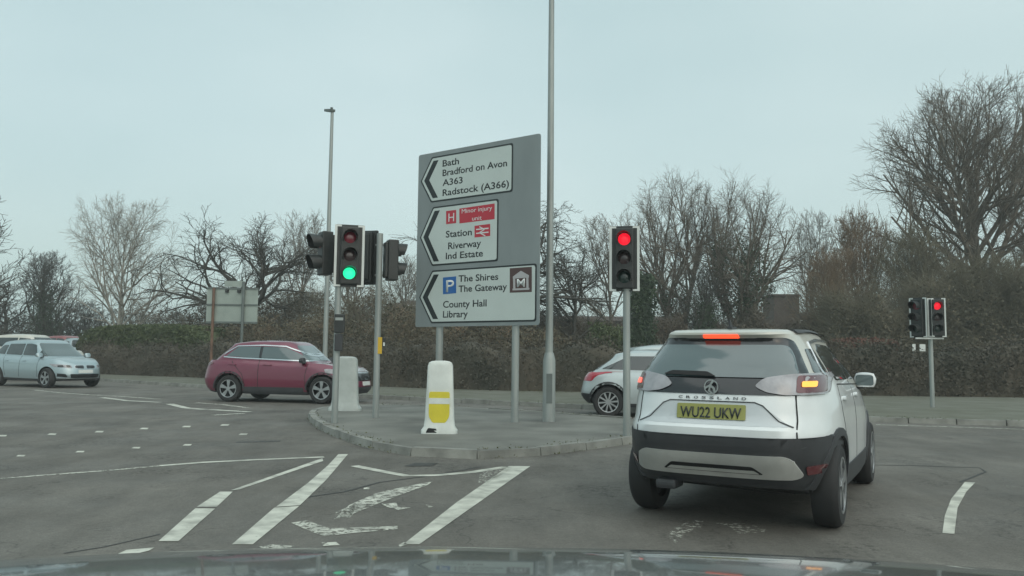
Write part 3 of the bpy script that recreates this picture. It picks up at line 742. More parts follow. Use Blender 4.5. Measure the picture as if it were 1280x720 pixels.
class Car:
    def __init__(s, name, label, S, pos, heading, group=None, wheel_style=5, paint='paint_white', roof=None):
        s.S = S; s.root = thing(name, label, S.get('cat', 'car'), (pos[0], pos[1], pos[2] if len(pos) > 2 else 0), heading, group)
        bm = bmesh.new()
        lo = S['low']
        loft(bm, lambda x: sinterp(S['zb'], x), lambda x: sinterp(S['hood'], x), lambda t: sinterp(S['xr'], t), lambda t: sinterp(S['xf'], t),
             lambda t: sinterp(S['w'], t), S.get('nr', 5), S.get('nf', 3.6), [0, .04, .1, .17, .25, .33, .41, .5, .58, .66, .74, .8, .86, .91, .95, .98, 1], plan=S.get('plan'),
             flare=lambda x, z: max(S['flare']*math.exp(-((x-xa)/.40)**4)*math.exp(-((z-.55)/.33)**2) for xa in S['axles']))
        low = build('tmp', bm, M[paint]); 
        cut = bmesh.new()
        for xa in S['axles']:
            for sd in (-1, 1):
                mx = Matrix.Translation((xa, sd*(S['hw']-.02), S['wr'])) @ Matrix.Rotation(R(90), 4, 'X')
                bmesh.ops.create_cone(cut, cap_ends=True, segments=40, radius1=S['wr']+.055, radius2=S['wr']+.055, depth=.62, matrix=mx)
        co = build('tmpc', cut, M['seam'])
        md = low.modifiers.new('b', 'BOOLEAN'); md.operation = 'DIFFERENCE'; md.object = co; md.solver = 'EXACT'; md.material_mode = 'TRANSFER'
        bpy.context.view_layer.update()
        me = bpy.data.meshes.new_from_object(low.evaluated_get(bpy.context.evaluated_depsgraph_get()))
        bpy.data.objects.remove(low); bpy.data.objects.remove(co)
        me.name = 'body'
        for p in me.polygons: p.use_smooth = True
        me.set_sharp_from_angle(angle=R(35))
        me.materials.append(M['dark_plastic']); k = len(me.materials)-1
        for p in me.polygons:
            c_ = p.center
            if S['clad'](c_.x, c_.z): p.material_index = k
        s.body = bpy.data.objects.new('body', me); COL.objects.link(s.body); s.body.parent = s.root
        g = S['gh']; bm = bmesh.new()
        loft(bm, lambda x: g['z0'], lambda x: sinterp(g['roof'], x), lambda t: sinterp(g['xr'], t), lambda t: sinterp(g['xf'], t),
             lambda t: sinterp(g['w'], t), g.get('nr', 5), g.get('nf', 4), [0, .15, .3, .45, .6, .72, .82, .89, .94, .975, 1], plan=g.get('plan'), crown=g.get('crown', .03), capr=8)
        s.cabin = build('cabin', bm, M[g.get('paint', paint)], s.root, smooth=30)
        bmc = bmesh.new(); bmc.from_mesh(me); bmc.from_mesh(s.cabin.data); s.bvh = BVHTree.FromBMesh(bmc); bmc.free()
        for i, xa in enumerate(S['axles']):
            for sd in (-1, 1): s.wheel(xa, sd, wheel_style)
    def wheel(s, xa, sd, style):
        r = s.S['wr']; wd = .215; y = sd*(s.S['hw']-.005)
        bm = bmesh.new(); n = 40
        prof = [(r*.66, 0), (r*.70, .004), (r*.9, .0), (r*.965, -.02), (r, -.05), (r, -wd+.05), (r*.95, -wd+.01), (r*.7, -wd), (r*.66, -wd)]
        rg = [[bm.verts.new((rr*math.cos(2*math.pi*k/n), sd*yy, rr*math.sin(2*math.pi*k/n))) for k in range(n)] for rr, yy in prof]
        for A, B in zip(rg, rg[1:]+rg[:1]):
            for k in range(n): bm.faces.new((A[k], A[(k+1) % n], B[(k+1) % n], B[k]))
        bmesh.ops.recalc_face_normals(bm, faces=bm.faces[:])
        w = build('wheel', bm, M['tyre'], s.root, smooth=30, loc=(xa, y, r))
        bm = bmesh.new(); ri = r*.665
        # barrel, outer lip, hub, spokes
        tube_r = [(ri, -.005), (ri, -.16), (ri*.3, -.12)]
        rg = [[bm.verts.new((rr*math.cos(2*math.pi*k/n), sd*yy, rr*math.sin(2*math.pi*k/n))) for k in range(n)] for rr, yy in tube_r]
        for A, B in zip(rg, rg[1:]):
            for k in range(n): bm.faces.new((A[k], A[(k+1) % n], B[(k+1) % n], B[k]))
        bm.faces.new(rg[-1]); bmesh.ops.recalc_face_normals(bm, faces=bm.faces[:]); build('rim_barrel', bm, M['dark_plastic'], w)
        bm = bmesh.new()
        lip = [(ri, -.004), (ri, .004), (ri*.93, .002), (ri*.93, -.012)]
        rg = [[bm.verts.new((rr*math.cos(2*math.pi*k/n), sd*yy, rr*math.sin(2*math.pi*k/n))) for k in range(n)] for rr, yy in lip]
        for A, B in zip(rg, rg[1:]+rg[:1]):
            for k in range(n): bm.faces.new((A[k], A[(k+1) % n], B[(k+1) % n], B[k]))
        def spoke(a, w0, w1):
            c, s_ = math.cos(a), math.sin(a)
            mx = Matrix(((c, -s_, 0, 0), (0, 0, 1, 0), (s_, c, 0, 0), (0, 0, 0, 1)))
            prism(bm, [(.03, -w0), (ri*.95, -w1), (ri*.95, w1), (.03, w0)], -.025*sd, -.004*sd, mx)
        if style == 10:
            for k in range(10): spoke(2*math.pi*k/10+.1, .014, .02)
        else:
            for k in range(5):
                for o in (-.13, .13): spoke(2*math.pi*k/5+.3+o, .014, .026)
        mx = Matrix(((1, 0, 0, 0), (0, 0, 1, 0), (0, 1, 0, 0), (0, 0, 0, 1)))
        prism(bm, [(.055*math.cos(k*math.pi/8), .055*math.sin(k*math.pi/8)) for k in range(16)], -.03*sd, .002*sd, mx)
        bmesh.ops.recalc_face_normals(bm, faces=bm.faces[:]); build('rim', bm, M['rim'], w)
    def patch(s, name, view, pts, m, off=.006, parent=None, step=.042, thick=.012):
        """piece laid on the body: outline given in a side/rear/front/top view, cast onto the shell"""
        pts = [tuple(p) for p in pts]
        bm = bmesh.new(); f = bm.faces.new([bm.verts.new((p[0], p[1], 0)) for p in pts])
        bmesh.ops.triangulate(bm, faces=[f])
        for ax in (0, 1):
            lo = min(p[ax] for p in pts); hi = max(p[ax] for p in pts); c = lo+step
            while c < hi-1e-3:
                co = Vector((0, 0, 0)); co[ax] = c; no = Vector((0, 0, 0)); no[ax] = 1
                bmesh.ops.bisect_plane(bm, geom=bm.verts[:]+bm.edges[:]+bm.faces[:], plane_co=co, plane_no=no, dist=1e-5); c += step
        D = {'R': ((0, 1, 0), lambda a, b: Vector((a, -4, b))), 'L': ((0, -1, 0), lambda a, b: Vector((a, 4, b))),
             'B': ((1, 0, 0), lambda a, b: Vector((-6, a, b))), 'F': ((-1, 0, 0), lambda a, b: Vector((6, a, b))),
             'T': ((0, 0, -1), lambda a, b: Vector((a, b, 4)))}[view]
        d = Vector(D[0]); nn = {}
        for v in bm.verts:
            o = D[1](v.co.x, v.co.y); h = s.bvh.ray_cast(o, d)
            if h[0] is None: h = s.bvh.find_nearest(o+d*(4 if view in 'RL' else 4.5))
            nr = h[1]
            if nr.dot(d) > 0: nr = -nr
            nn[v] = (h[0], (nr*.7-d*.3).normalized())
        for v, (p, nr) in nn.items(): v.co = p+nr*off
        g = bmesh.ops.extrude_face_region(bm, geom=bm.faces[:])
        nv = {e for e in g['geom'] if isinstance(e, bmesh.types.BMVert)}
        for v in nv: v.co += d*(thick+off)
        bmesh.ops.recalc_face_normals(bm, faces=bm.faces[:])
        return build(name, bm, m if not isinstance(m, str) else M[m], parent or s.root, smooth=40)
    def both(s, name, view, pts, m, **k):
        s.patch(name, view, pts, m, **k); s.patch(name, view, [(-a, b) for a, b in pts][::-1], m, **k)
    def sides(s, name, pts, m, sides='RL', **k):
        return [s.patch(name, sd, pts, m, **k) for sd in sides]
    def mirror(s, x, z, m, out=.17):
        for sd in (-1, 1):
            h = s.bvh.ray_cast(Vector((x, sd*4, z)), Vector((0, -sd, 0)))
            y0 = h[0].y if h[0] else sd*s.S['hw']*.9
            bm = bmesh.new()
            loft(bm, lambda q: z-.06, lambda q: z+.075, lambda t: x-.06+.015*t, lambda t: x+.09-.04*t, lambda t: .115-.03*abs(t-.5)*2, 3, 3, [0, .1, .3, .6, .85, 1], NP=8, capr=3, crown=.01)
            for v in bm.verts: v.co.y += y0+sd*(out)
            o = build('mirror', bm, M[m], s.root, smooth=50)
            bm = bmesh.new(); tube(bm, [(x+.02, y0-sd*.03, z-.07), (x+.01, y0+sd*out*.8, z-.045)], .03, 8); build('mirror_arm', bm, M['dark_plastic'], o, smooth=True)
            bm = bmesh.new(); mxx = Matrix(((0, 0, 1, 0), (1, 0, 0, 0), (0, 1, 0, 0), (0, 0, 0, 1)))
            prism(bm, rounded([(y0+sd*out-.09, z-.045), (y0+sd*out+.09, z-.045), (y0+sd*out+.085, z+.06), (y0+sd*out-.085, z+.06)], .03), x-.062, x-.05, mxx)
            build('mirror_glass', bm, M['glass_pale'], o)

def frame_w(pts, d):
    return inset([tuple(p) for p in pts], -d)

# ---------- the white crossover ahead on the right
W = .875
C1 = dict(hw=.885, wr=.335, axles=(-1.27, 1.334), flare=.022, clad=lambda x, z: z < .40 or (x < -1.68 and z < .66), low=.27, nr=4.4, nf=3.4,
    zb=[(-2.2, .38), (-1.75, .34), (-1.5, .26), (1.2, .22), (2.2, .26)],
    hood=[(-2.2, 1.24), (-1.7, 1.23), (0, 1.13), (.75, 1.06), (1.2, 1.02), (1.8, .93), (2.1, .80)],
    xr=[(0, -1.90), (.12, -1.98), (.27, -2.08), (.40, -2.11), (.50, -2.11), (.57, -2.05), (.75, -2.015), (.9, -1.965), (1, -1.90)],
    xf=[(0, 2.0), (.3, 2.1), (.6, 2.09), (.9, 2.02), (1, 1.95)],
    w=[(0, .83), (.08, .85), (.3, .868), (.55, .872), (.72, .865), (.86, .845), (.95, .825), (1, .80)],
    gh=dict(z0=1.06, roof=[(-1.9, 1.545), (-1.4, 1.575), (-.6, 1.59), (.3, 1.57), (.8, 1.52)], crown=.015,
        xr=[(0, -1.95), (.37, -1.885), (.6, -1.78), (.8, -1.68), (.86, -1.665), (.93, -1.715), (.985, -1.715), (1, -1.68)],
        xf=[(0, 1.15), (.4, .78), (.8, .38), (1, .18)],
        w=[(0, .82), (.15, .80), (.4, .73), (.7, .635), (.88, .575), (.96, .545), (1, .50)], nr=5, nf=6, paint='roof_cream'))
hd1 = R(61); ax = Vector((1.92, 6.92)); cpos = ax+Vector((math.cos(hd1), math.sin(hd1)))*1.27
c = Car('crossover_car', 'white crossover with black lower bumper and yellow number plate, braking ahead on the right', C1, cpos, hd1, wheel_style=5, paint='paint_white')
Z = lambda z: z
c.root.scale = (1, .965, 1)
# rear screen, black surround and band between the lamps
c.patch('rear_surround', 'B', rounded([(-.66, 1.06), (.66, 1.06), (.70, 1.20), (.59, 1.41), (.53, 1.505), (-.53, 1.505), (-.59, 1.41), (-.70, 1.20)], [.02, .02, .05, .05, .06, .06, .05, .05]), 'black_gloss', off=.008)
rg_ = c.patch('rear_window', 'B', rounded([(-.64, 1.185), (.64, 1.185), (.575, 1.36), (.52, 1.44), (-.52, 1.44), (-.575, 1.36)], .05), 'glass_pale', off=.016)
wp = c.patch('rear_wiper', 'B', rounded([(-.02, 1.185), (.42, 1.195), (.35, 1.225), (.06, 1.22)], .015), 'seam', off=.03)
c.patch('high_brake_light', 'B', rounded([(-.15, 1.50), (.15, 1.50), (.15, 1.53), (-.15, 1.53)], .01), 'brake_lit', off=.012)
# tail lamps (clear outer shell, dim red, lit point)
for s_ in (-1, 1):
    pts = [(s_*.33, 1.125), (s_*.40, 1.185), (s_*.58, 1.215), (s_*.77, 1.225), (s_*.79, 1.2), (s_*.80, 1.12), (s_*.80, 1.065), (s_*.55, 1.06), (s_*.42, 1.08)]
    tl = c.patch('tail_light', 'B', rounded(pts, .03) if s_ > 0 else rounded(pts, .03)[::-1], 'lamp_clear', off=.018, thick=.03)
    q = [(s_*.62, 1.075), (s_*.62, 1.205), (s_*.77, 1.205), (s_*.79, 1.08)]
    c.patch('red_lens', 'B', rounded(q, .02), 'lamp_red_dim', off=.021, parent=tl)
    q = [(s_*.65, 1.12), (s_*.65, 1.16), (s_*.735, 1.16), (s_*.735, 1.12)]
    l_ = c.patch('lit_lamp', 'B', rounded(q, .012), 'amber_lit' if s_ < 0 else 'tail_lit', off=.026, parent=tl)
    l_['label'] = 'amber lit indicator' if s_ < 0 else 'small glowing rear lamp'
c.sides('tail_light_side', rounded([(-1.94, 1.07), (-1.73, 1.085), (-1.66, 1.17), (-1.70, 1.205), (-1.90, 1.205)], .02), 'lamp_red_dim', off=.010)
# tailgate: shut lines, plate recess, lettering, badge
for s_ in (-1, 1):
    c.patch('tailgate_seam', 'B', ribbon([(s_*.625, 1.06), (s_*.64, .88), (s_*.645, .745)], .009), 'seam', off=.003)
c.patch('tailgate_seam', 'B', ribbon([(-.645, .745), (-.5, .69), (.5, .69), (.645, .745)], .012), 'seam', off=.003)
rec = c.patch('plate_recess', 'B', rounded([(-.60, .83), (-.38, 1.0), (.38, 1.0), (.60, .83)], [.02, .07, .07, .02]), mat('recess_shade', (.50, .54, .56), .35, coat=.5), off=.002)
c.patch('recess_edge', 'B', ribbon([(-.62, .826), (-.52, .868), (-.40, .982), (-.34, 1.005), (.34, 1.005), (.40, .982), (.52, .868), (.62, .826)], .008), 'dark_plastic', off=.006, step=.03)
pl = c.patch('number_plate', 'B', rounded([(-.275, .865), (.275, .865), (.275, .982), (-.275, .982)], .01), 'plate_yellow', off=.012, step=.3)
def on_rear(o, ylo, z, off, bvh=c.bvh):
    """drop lettering mesh (XY) on the rear of the car: text runs from +y (left) to -y"""
    for v in o.data.vertices:
        y = ylo-v.co.x; zz = z+v.co.y; h = bvh.ray_cast(Vector((-6, y, zz)), Vector((1, 0, 0)))
        v.co = Vector((h[0].x-off-v.co.z, y, zz))
o = text_mesh('WU22 UKW', 'plate_lettering', M['sign_black'], pl, width=.49, height=.082, bold=.012, extrude=.002); on_rear(o, .245, .882, .0195)
yy = .27
for ch in 'CROSSLAND':
    o = text_mesh(ch, 'badge_letter', M['dark_plastic'], c.root, width=.034, height=.021, bold=.0, extrude=.003); on_rear(o, yy, 1.022, .006); yy -= .064
bm = bmesh.new(); n = 32
for k in range(n):
    a, b_ = 2*math.pi*k/n, 2*math.pi*(k+1)/n
h = c.bvh.ray_cast(Vector((-6, 0, 1.115)), Vector((1, 0, 0)))[0]
mxb = Matrix.Translation((h.x-.03, 0, 1.115)) @ Matrix(((0, 0, -1, 0), (-1, 0, 0, 0), (0, 1, 0, 0), (0, 0, 0, 1)))
def ringp(bm, r1, r2, z0, z1, mx, n=32):
    V = [[bm.verts.new(mx @ Vector((r_*math.cos(2*math.pi*k/n), r_*math.sin(2*math.pi*k/n), z_))) for k in range(n)] for r_, z_ in ((r1, z0), (r1, z1), (r2, z1), (r2, z0))]
    for A, B in zip(V, V[1:]+V[:1]):
        for k in range(n): bm.faces.new((A[k], A[(k+1) % n], B[(k+1) % n], B[k]))
ringp(bm, .058, .049, -.02, .01, mxb)
prism(bm, ribbon([(-.05, -.01), (-.01, .012), (.02, .052)], .016), -.015, .006, mxb); prism(bm, ribbon([(-.012, .012), (.02, -.01), (.03, -.045)], .02), -.015, .007, mxb); prism(bm, ribbon([(-.01, .0), (-.02, -.03), (.008, -.05)], .016), -.015, .005, mxb)
bmesh.ops.recalc_face_normals(bm, faces=bm.faces[:]); build('round_badge', bm, M['chrome'], c.root)
# bumper: black cladding, silver skid plate with slot, reflectors
c.patch('rear_bumper', 'B', rounded([(-.865, .40), (.865, .40), (.872, .70), (.83, .76), (.68, .675), (-.68, .675), (-.83, .76), (-.872, .70)], .02), 'dark_plastic', off=.014, thick=.03)
sk = c.patch('skid_plate', 'B', rounded([(-.66, .47), (-.60, .445), (.60, .445), (.66, .47), (.60, .60), (.54, .625), (-.54, .625), (-.60, .60)], .03), 'skid', off=.035, thick=.03)
c.patch('skid_slot', 'B', rounded([(-.40, .485), (.40, .485), (.32, .545), (-.32, .545)], .02), 'seam', off=.038, parent=sk)
c.patch('skid_insert', 'B', rounded([(-.37, .49), (.37, .49), (.33, .515), (-.33, .515)], .01), 'skid', off=.041, parent=sk)
for s_ in (-1, 1):
    q = [(s_*.68, .47), (s_*.68, .54), (s_*.80, .545), (s_*.81, .48)]
    c.patch('reflector', 'B', rounded(q, .012), 'lamp_red_dim', off=.022)
# sides: cladding, doors, windows
def arch(xa, r0_, r1_, z0_):
    out = []; 
    a0_ = math.asin(max(-1, min(1, (z0_-.335)/r1_)))
    for k in range(17): a = a0_+(math.pi-2*a0_)*k/16; out.append((xa+r1_*math.cos(a), .335+r1_*math.sin(a)))
    for k in range(16, -1, -1): a = a0_+(math.pi-2*a0_)*k/16; out.append((xa+r0_*math.cos(a), .335+r0_*math.sin(a)))
    return out
for xa in (-1.27, 1.334): c.sides('arch_cladding', arch(xa, .392, .455, .30), 'dark_plastic', off=.018, step=.05)
c.sides('sill_cladding', [(-.83, .27), (.89, .27), (.86, .44), (-.80, .44)], 'dark_plastic', off=.012)
c.sides('bumper_side', [(-2.05, .40), (-1.69, .38), (-1.71, .62), (-1.80, .72), (-2.05, .75)], 'dark_plastic', off=.013)
c.sides('side_glass', rounded([(-1.02, 1.16), (-.12, 1.15), (-.12, 1.46), (-.75, 1.47), (-.98, 1.40)], .04), 'glass', off=.006)
c.sides('side_glass', rounded([(-.06, 1.15), (.80, 1.14), (.42, 1.40), (.30, 1.45), (-.06, 1.46)], .04), 'glass', off=.006)
c.sides('quarter_glass', rounded([(-1.55, 1.23), (-1.10, 1.19), (-1.10, 1.42), (-1.38, 1.42)], .04), 'glass', off=.006)
c.sides('chrome_line', ribbon([(-1.30, 1.15), (-1.27, 1.30), (-1.12, 1.47), (-.6, 1.505), (.1, 1.50), (.45, 1.43)], .022), 'chrome', off=.012, step=.05)
for pts in ([(-1.02, 1.13), (-1.0, .9), (-.86, .62), (-.80, .44)], [(-.09, 1.14), (-.07, .44)], [(.92, 1.08), (.95, .8), (.92, .44)], [(-1.02, 1.13), (.92, 1.08)]):
    c.sides('door_seam', ribbon(pts, .010), 'seam', off=.002)
for x in (-.88, .05): c.sides('door_handle', rounded([(x, .99), (x+.20, .99), (x+.20, 1.02), (x, 1.02)], .012), 'paint_white', off=.028, thick=.03)
c.sides('roof_rail', ribbon([(-1.35, 1.555), (-.6, 1.575), (.25, 1.56)], .02), 'dark_plastic', off=.02, thick=.03)
c.mirror(.66, 1.12, 'paint_white', .11)
c.patch('windscreen', 'F', rounded([(-.62, 1.14), (.62, 1.14), (.52, 1.46), (-.52, 1.46)], .06), 'glass', off=.006)
c.both('headlight', 'F', rounded([(.45, .70), (.80, .74), (.82, .84), (.50, .78)], .02), 'lamp_clear', off=.008)
c.patch('grille', 'F', rounded([(-.42, .62), (.42, .62), (.46, .76), (-.46, .76)], .03), 'black_gloss', off=.006)
bm = bmesh.new(); prism(bm, [(-.07, -.02), (.07, -.03), (.07, .03), (-.07, .02)], 0, .02, Matrix.Translation((-1.35, 0, 1.585)))
prism(bm, [(-.05, 0), (.05, 0), (-.035, .06), (-.06, .065)], -.008, .008, Matrix.Translation((-1.37, 0, 1.60)) @ Matrix.Rotation(R(90), 4, 'X')); build('roof_aerial', bm, M['dark_plastic'], c.root)
bm = bmesh.new(); box(bm, -1.95, -1.72, .32, .50, .29, .37, .03); build('silencer', bm, M['dark_plastic'], c.root)

# ---------- generic cars across the junction
def sedan_shape(L, Wd, H, belt, wr, wb, fo, hoodz, cabin, kind='suv'):
    h = L/2; w = Wd/2; fx = h-fo; rx = fx-wb
    a, b, cc, d = cabin   # x of rear-glass base, roof rear, roof front, windscreen base
    return dict(hw=w+.01, wr=wr, axles=(rx, fx), flare=.02, clad=lambda x, z: z < .31, low=.25, nr=6.5, nf=3.8,
        zb=[(-h, .33), (-h+.6, .24), (h-.7, .22), (h, .26)],
        hood=[(-h, belt-.06), (-h+.25, belt), (d-.3, belt-.02), (d, belt-.05), (h-.45, hoodz), (h-.1, hoodz-.12), (h, hoodz-.2)],
        xr=[(0, -h+.16), (.12, -h+.06), (.35, -h), (.6, -h+.03), (.85, -h+.08), (1, -h+.16)],
        xf=[(0, h-.10), (.3, h), (.65, h-.02), (.9, h-.08), (1, h-.16)],
        w=[(0, w-.05), (.1, w-.02), (.4, w), (.7, w-.01), (.88, w-.035), (1, w-.09)],
        gh=dict(z0=belt-.07, roof=[(b-.3, H-.15), (b, H-.075), ((b+cc)/2, H-.01), (cc-.2, H-.01), (cc+.4, H-.10)], crown=.045,
            xr=[(0, a), (.5, (a+b)/2-.03), (.85, b-.06), (1, b)], xf=[(0, d), (.5, (cc+d)/2+.03), (.9, cc+.1), (1, cc-.02)],
            w=[(0, w-.09), (.3, w-.13), (.7, w-.21), (.9, w-.26), (.97, w-.30), (1, w-.34)], nr=7, nf=6.5))
def side_windows(c, spec, glass='glass', **k):
    for p in spec: c.sides('side_glass', rounded(p, .04), glass, off=.006, **k)
def arches(c, m='dark_plastic', w_=.05):
    for xa in c.S['axles']:
        r_ = c.S['wr']; out = []
        for k in range(15): a = math.pi*k/14; out.append((xa+(r_+.057+w_)*math.cos(a), r_+(r_+.057+w_)*math.sin(a)))
        for k in range(14, -1, -1): a = math.pi*k/14; out.append((xa+(r_+.057)*math.cos(a), r_+(r_+.057)*math.sin(a)))
        c.sides('arch_trim', out, m, off=.02, step=.05)
# red SUV
S = sedan_shape(4.48, 1.86, 1.64, 1.10, .36, 2.67, .90, 1.03, (-2.02, -1.45, .35, 1.05))
S['hood'] = [(-2.25, 1.05), (-2.0, 1.12), (-1, 1.11), (.6, 1.06), (1.05, 1.06), (1.7, .98), (2.1, .86), (2.25, .74)]
hd_ = R(-11); pr = at(363, 470, 22.3)
c = Car('red_suv', 'dark red SUV with chrome window line crossing the junction behind the pole lights', S, (pr.x, 22.3), hd_, paint='paint_red')
side_windows(c, [[(-1.52, 1.21), (-1.30, 1.22), (-.52, 1.16), (-.52, 1.49), (-1.2, 1.48)], [(-.46, 1.155), (.92, 1.12), (.55, 1.33), (.2, 1.47), (-.46, 1.49)]], 'glass_pale')
c.sides('chrome_line', ribbon([(-1.0, 1.175), (-1.58, 1.205), (-1.55, 1.30), (-1.22, 1.50), (-.45, 1.525), (.2, 1.50), (.6, 1.36), (1.0, 1.11), (-1.0, 1.175)], .028), 'chrome', off=.012, step=.05)
arches(c); c.sides('sill_cladding', [(-.90, .27), (.85, .27), (.82, .42), (-.87, .42)], 'dark_plastic', off=.01)
for pts in ([(-.49, 1.15), (-.48, .42)], [(.92, 1.06), (.86, .75), (.88, .42)], [(-1.3, 1.1), (-.95, .75), (-.85, .45)]): c.sides('door_seam', ribbon(pts, .014), 'seam', off=.002)
for x in (-1.38, -.36): c.sides('door_handle', rounded([(x, 1.0), (x+.24, .985), (x+.24, 1.02), (x, 1.035)], .012), 'paint_red', off=.03, thick=.03)
c.patch('windscreen', 'F', rounded([(-.70, 1.13), (.70, 1.13), (.56, 1.53), (-.56, 1.53)], .07), 'glass_pale', off=.006)
c.both('headlight', 'F', rounded([(.50, .84), (.86, .92), (.88, .80), (.60, .75)], .03), 'lamp_clear', off=.01); c.sides('headlight_side', rounded([(1.75, .88), (2.12, .82), (2.10, .90), (1.80, .95)], .03), 'lamp_clear', off=.008)
gr = c.patch('grille', 'F', rounded([(-.50, .60), (.50, .60), (.46, .80), (-.46, .80)], .08), 'black_gloss', off=.008); c.patch('grille_rim', 'F', ribbon([(-.48, .81), (.48, .81)], .025), 'chrome', off=.012, parent=gr)
c.patch('lower_intake', 'F', rounded([(-.55, .30), (.55, .30), (.62, .44), (-.62, .44)], .05), 'dark_plastic', off=.008)
c.patch('number_plate', 'F', [(-.26, .47), (.26, .47), (.26, .58), (-.26, .58)], 'plate_white', off=.012)
c.sides('tail_light', rounded([(-2.20, .98), (-1.85, 1.0), (-1.85, 1.05), (-2.18, 1.06)], .02), 'lamp_red_dim', off=.008); c.both('tail_light', 'B', rounded([(.3, .97), (.82, .97), (.82, 1.05), (.5, 1.04)], .02), 'lamp_red_dim', off=.008)
c.patch('rear_window', 'B', rounded([(-.65, 1.16), (.65, 1.16), (.55, 1.48), (-.55, 1.48)], .05), 'glass', off=.006)
c.mirror(.78, 1.12, 'dark_plastic', .17)
for s_ in ():
    bm = bmesh.new(); tube(bm, [(-1.2, s_*.60, 1.58), (-1.15, s_*.6, 1.645), (.25, s_*.6, 1.65), (.3, s_*.6, 1.59)], .015, 6); build('roof_rail', bm, M['chrome'], c.root, smooth=True)
c.sides('door_pillar', [(-.53, 1.17), (-.45, 1.165), (-.45, 1.49), (-.53, 1.49)], 'black_gloss', off=.007)

# silver-blue MPV on the left
S = sedan_shape(4.36, 1.80, 1.60, 1.03, .33, 2.67, .82, .98, (-2.0, -1.55, .35, 1.30))
S['hood'] = [(-2.2, 1.0), (-1.9, 1.06), (0, 1.02), (1.2, 1.0), (1.7, .93), (2.0, .83), (2.2, .70)]
pm = gp(57, 485); hd_ = R(-27)
ctr = Vector((pm.x, pm.y))-Vector((math.cos(hd_), math.sin(hd_)))*1.36*1.06+Vector((-math.sin(hd_), math.cos(hd_)))*.9
c = Car('silver_blue_hatchback', 'pale silver-blue tall hatchback at the left edge, front turned towards us', S, ctr, hd_, paint='paint_silverblue')
side_windows(c, [[(-1.75, 1.14), (-1.10, 1.10), (-1.05, 1.42), (-1.35, 1.42)], [(-1.02, 1.10), (-.12, 1.08), (-.12, 1.47), (-.98, 1.46)], [(-.06, 1.08), (.72, 1.06), (.42, 1.43), (.2, 1.47), (-.06, 1.47)], [(.78, 1.06), (1.1, 1.04), (.72, 1.26)]])
for pts in ([(-.09, 1.06), (-.08, .35)], [(.95, 1.04), (.88, .7), (.9, .36)], [(-1.05, 1.08), (-.95, .75), (-.85, .38)]): c.sides('door_seam', ribbon(pts, .014), 'seam', off=.002)
c.sides('body_crease', ribbon([(-1.9, .90), (-1.0, .84), (.8, .80)], .02), 'paint_silverblue', off=.012)
for x in (-.95, .02): c.sides('door_handle', rounded([(x, .88), (x+.22, .87), (x+.22, .90), (x, .91)], .012), 'paint_silverblue', off=.03, thick=.03)
c.patch('windscreen', 'F', rounded([(-.70, 1.05), (.70, 1.05), (.55, 1.49), (-.55, 1.49)], .07), 'glass_pale', off=.006)
for s_ in (-1, 1):
    q = [(s_*.44, .66), (s_*.80, .70), (s_*.84, .80), (s_*.46, .755)]; hl = c.patch('headlight', 'F', rounded(q, .03), 'lamp_clear', off=.01)
    for k in (.54, .70): c.patch('lamp_bulb', 'F', rounded([(s_*(k-.05), .69), (s_*(k+.05), .69), (s_*(k+.05), .76), (s_*(k-.05), .76)], .03), 'black_gloss', off=.014, parent=hl)
    g_ = c.patch('kidney_grille', 'F', rounded([(s_*.03, .63), (s_*.38, .65), (s_*.36, .76), (s_*.04, .765)], .05), 'chrome', off=.010); c.patch('grille_mesh', 'F', rounded([(s_*.05, .645), (s_*.36, .665), (s_*.345, .745), (s_*.055, .75)], .04), 'black_gloss', off=.015, parent=g_)
    c.patch('side_intake', 'F', rounded([(s_*.56, .36), (s_*.84, .40), (s_*.84, .50), (s_*.62, .47)], .03), 'black_gloss', off=.01)
c.patch('lower_intake', 'F', rounded([(-.48, .34), (.48, .34), (.52, .47), (-.52, .47)], .04), 'black_gloss', off=.01); c.patch('chrome_strip', 'F', ribbon([(-.84, .34), (-.5, .32), (.5, .32), (.84, .34)], .02), 'chrome', off=.015)
c.patch('number_plate', 'F', [(-.26, .50), (.26, .50), (.26, .60), (-.26, .60)], 'plate_white', off=.012)
c.mirror(.95, 1.08, 'paint_silverblue', .17)

c.root.scale = (1.06, 1.06, 1.06)
# white hatchback beyond the red-lit signal
S = sedan_shape(4.04, 1.79, 1.46, .98, .335, 2.62, .80, .90, (-1.85, -1.25, .35, 1.15))
p_ = gp(765, 522); hd_ = R(-8)
ctr = Vector((p_.x, p_.y))+Vector((math.cos(hd_), math.sin(hd_)))*1.32+Vector((-math.sin(hd_), math.cos(hd_)))*.85
c = Car('white_hatchback', 'pale hatchback with multi-spoke wheels, half hidden behind the red-lit signal pole', S, ctr, hd_, wheel_style=10, paint='paint_bluewhite')
side_windows(c, [[(-1.55, 1.05), (-.12, 1.02), (-.12, 1.34), (-.95, 1.335)], [(-.06, 1.02), (.9, 1.0), (.4, 1.30), (-.06, 1.34)]])
c.sides('tail_light', rounded([(-1.97, .78), (-1.78, .80), (-1.74, 1.0), (-1.90, 1.03)], .03), 'lamp_red', off=.01); c.both('tail_light', 'B', rounded([(.50, .80), (.80, .78), (.80, 1.0), (.60, .96)], .03), 'lamp_red', off=.01)
c.patch('rear_window', 'B', rounded([(-.62, 1.03), (.62, 1.03), (.50, 1.30), (-.50, 1.30)], .05), 'glass', off=.006)
c.patch('windscreen', 'F', rounded([(-.66, 1.02), (.66, 1.02), (.52, 1.34), (-.52, 1.34)], .07), 'glass', off=.006)
c.patch('rear_bumper', 'B', [(-.80, .3), (.80, .3), (.82, .5), (-.82, .5)], 'dark_plastic', off=.012); arches(c); c.sides('bumper_side', [(-1.98, .32), (-1.64, .32), (-1.68, .5), (-1.99, .52)], 'dark_plastic', off=.01)
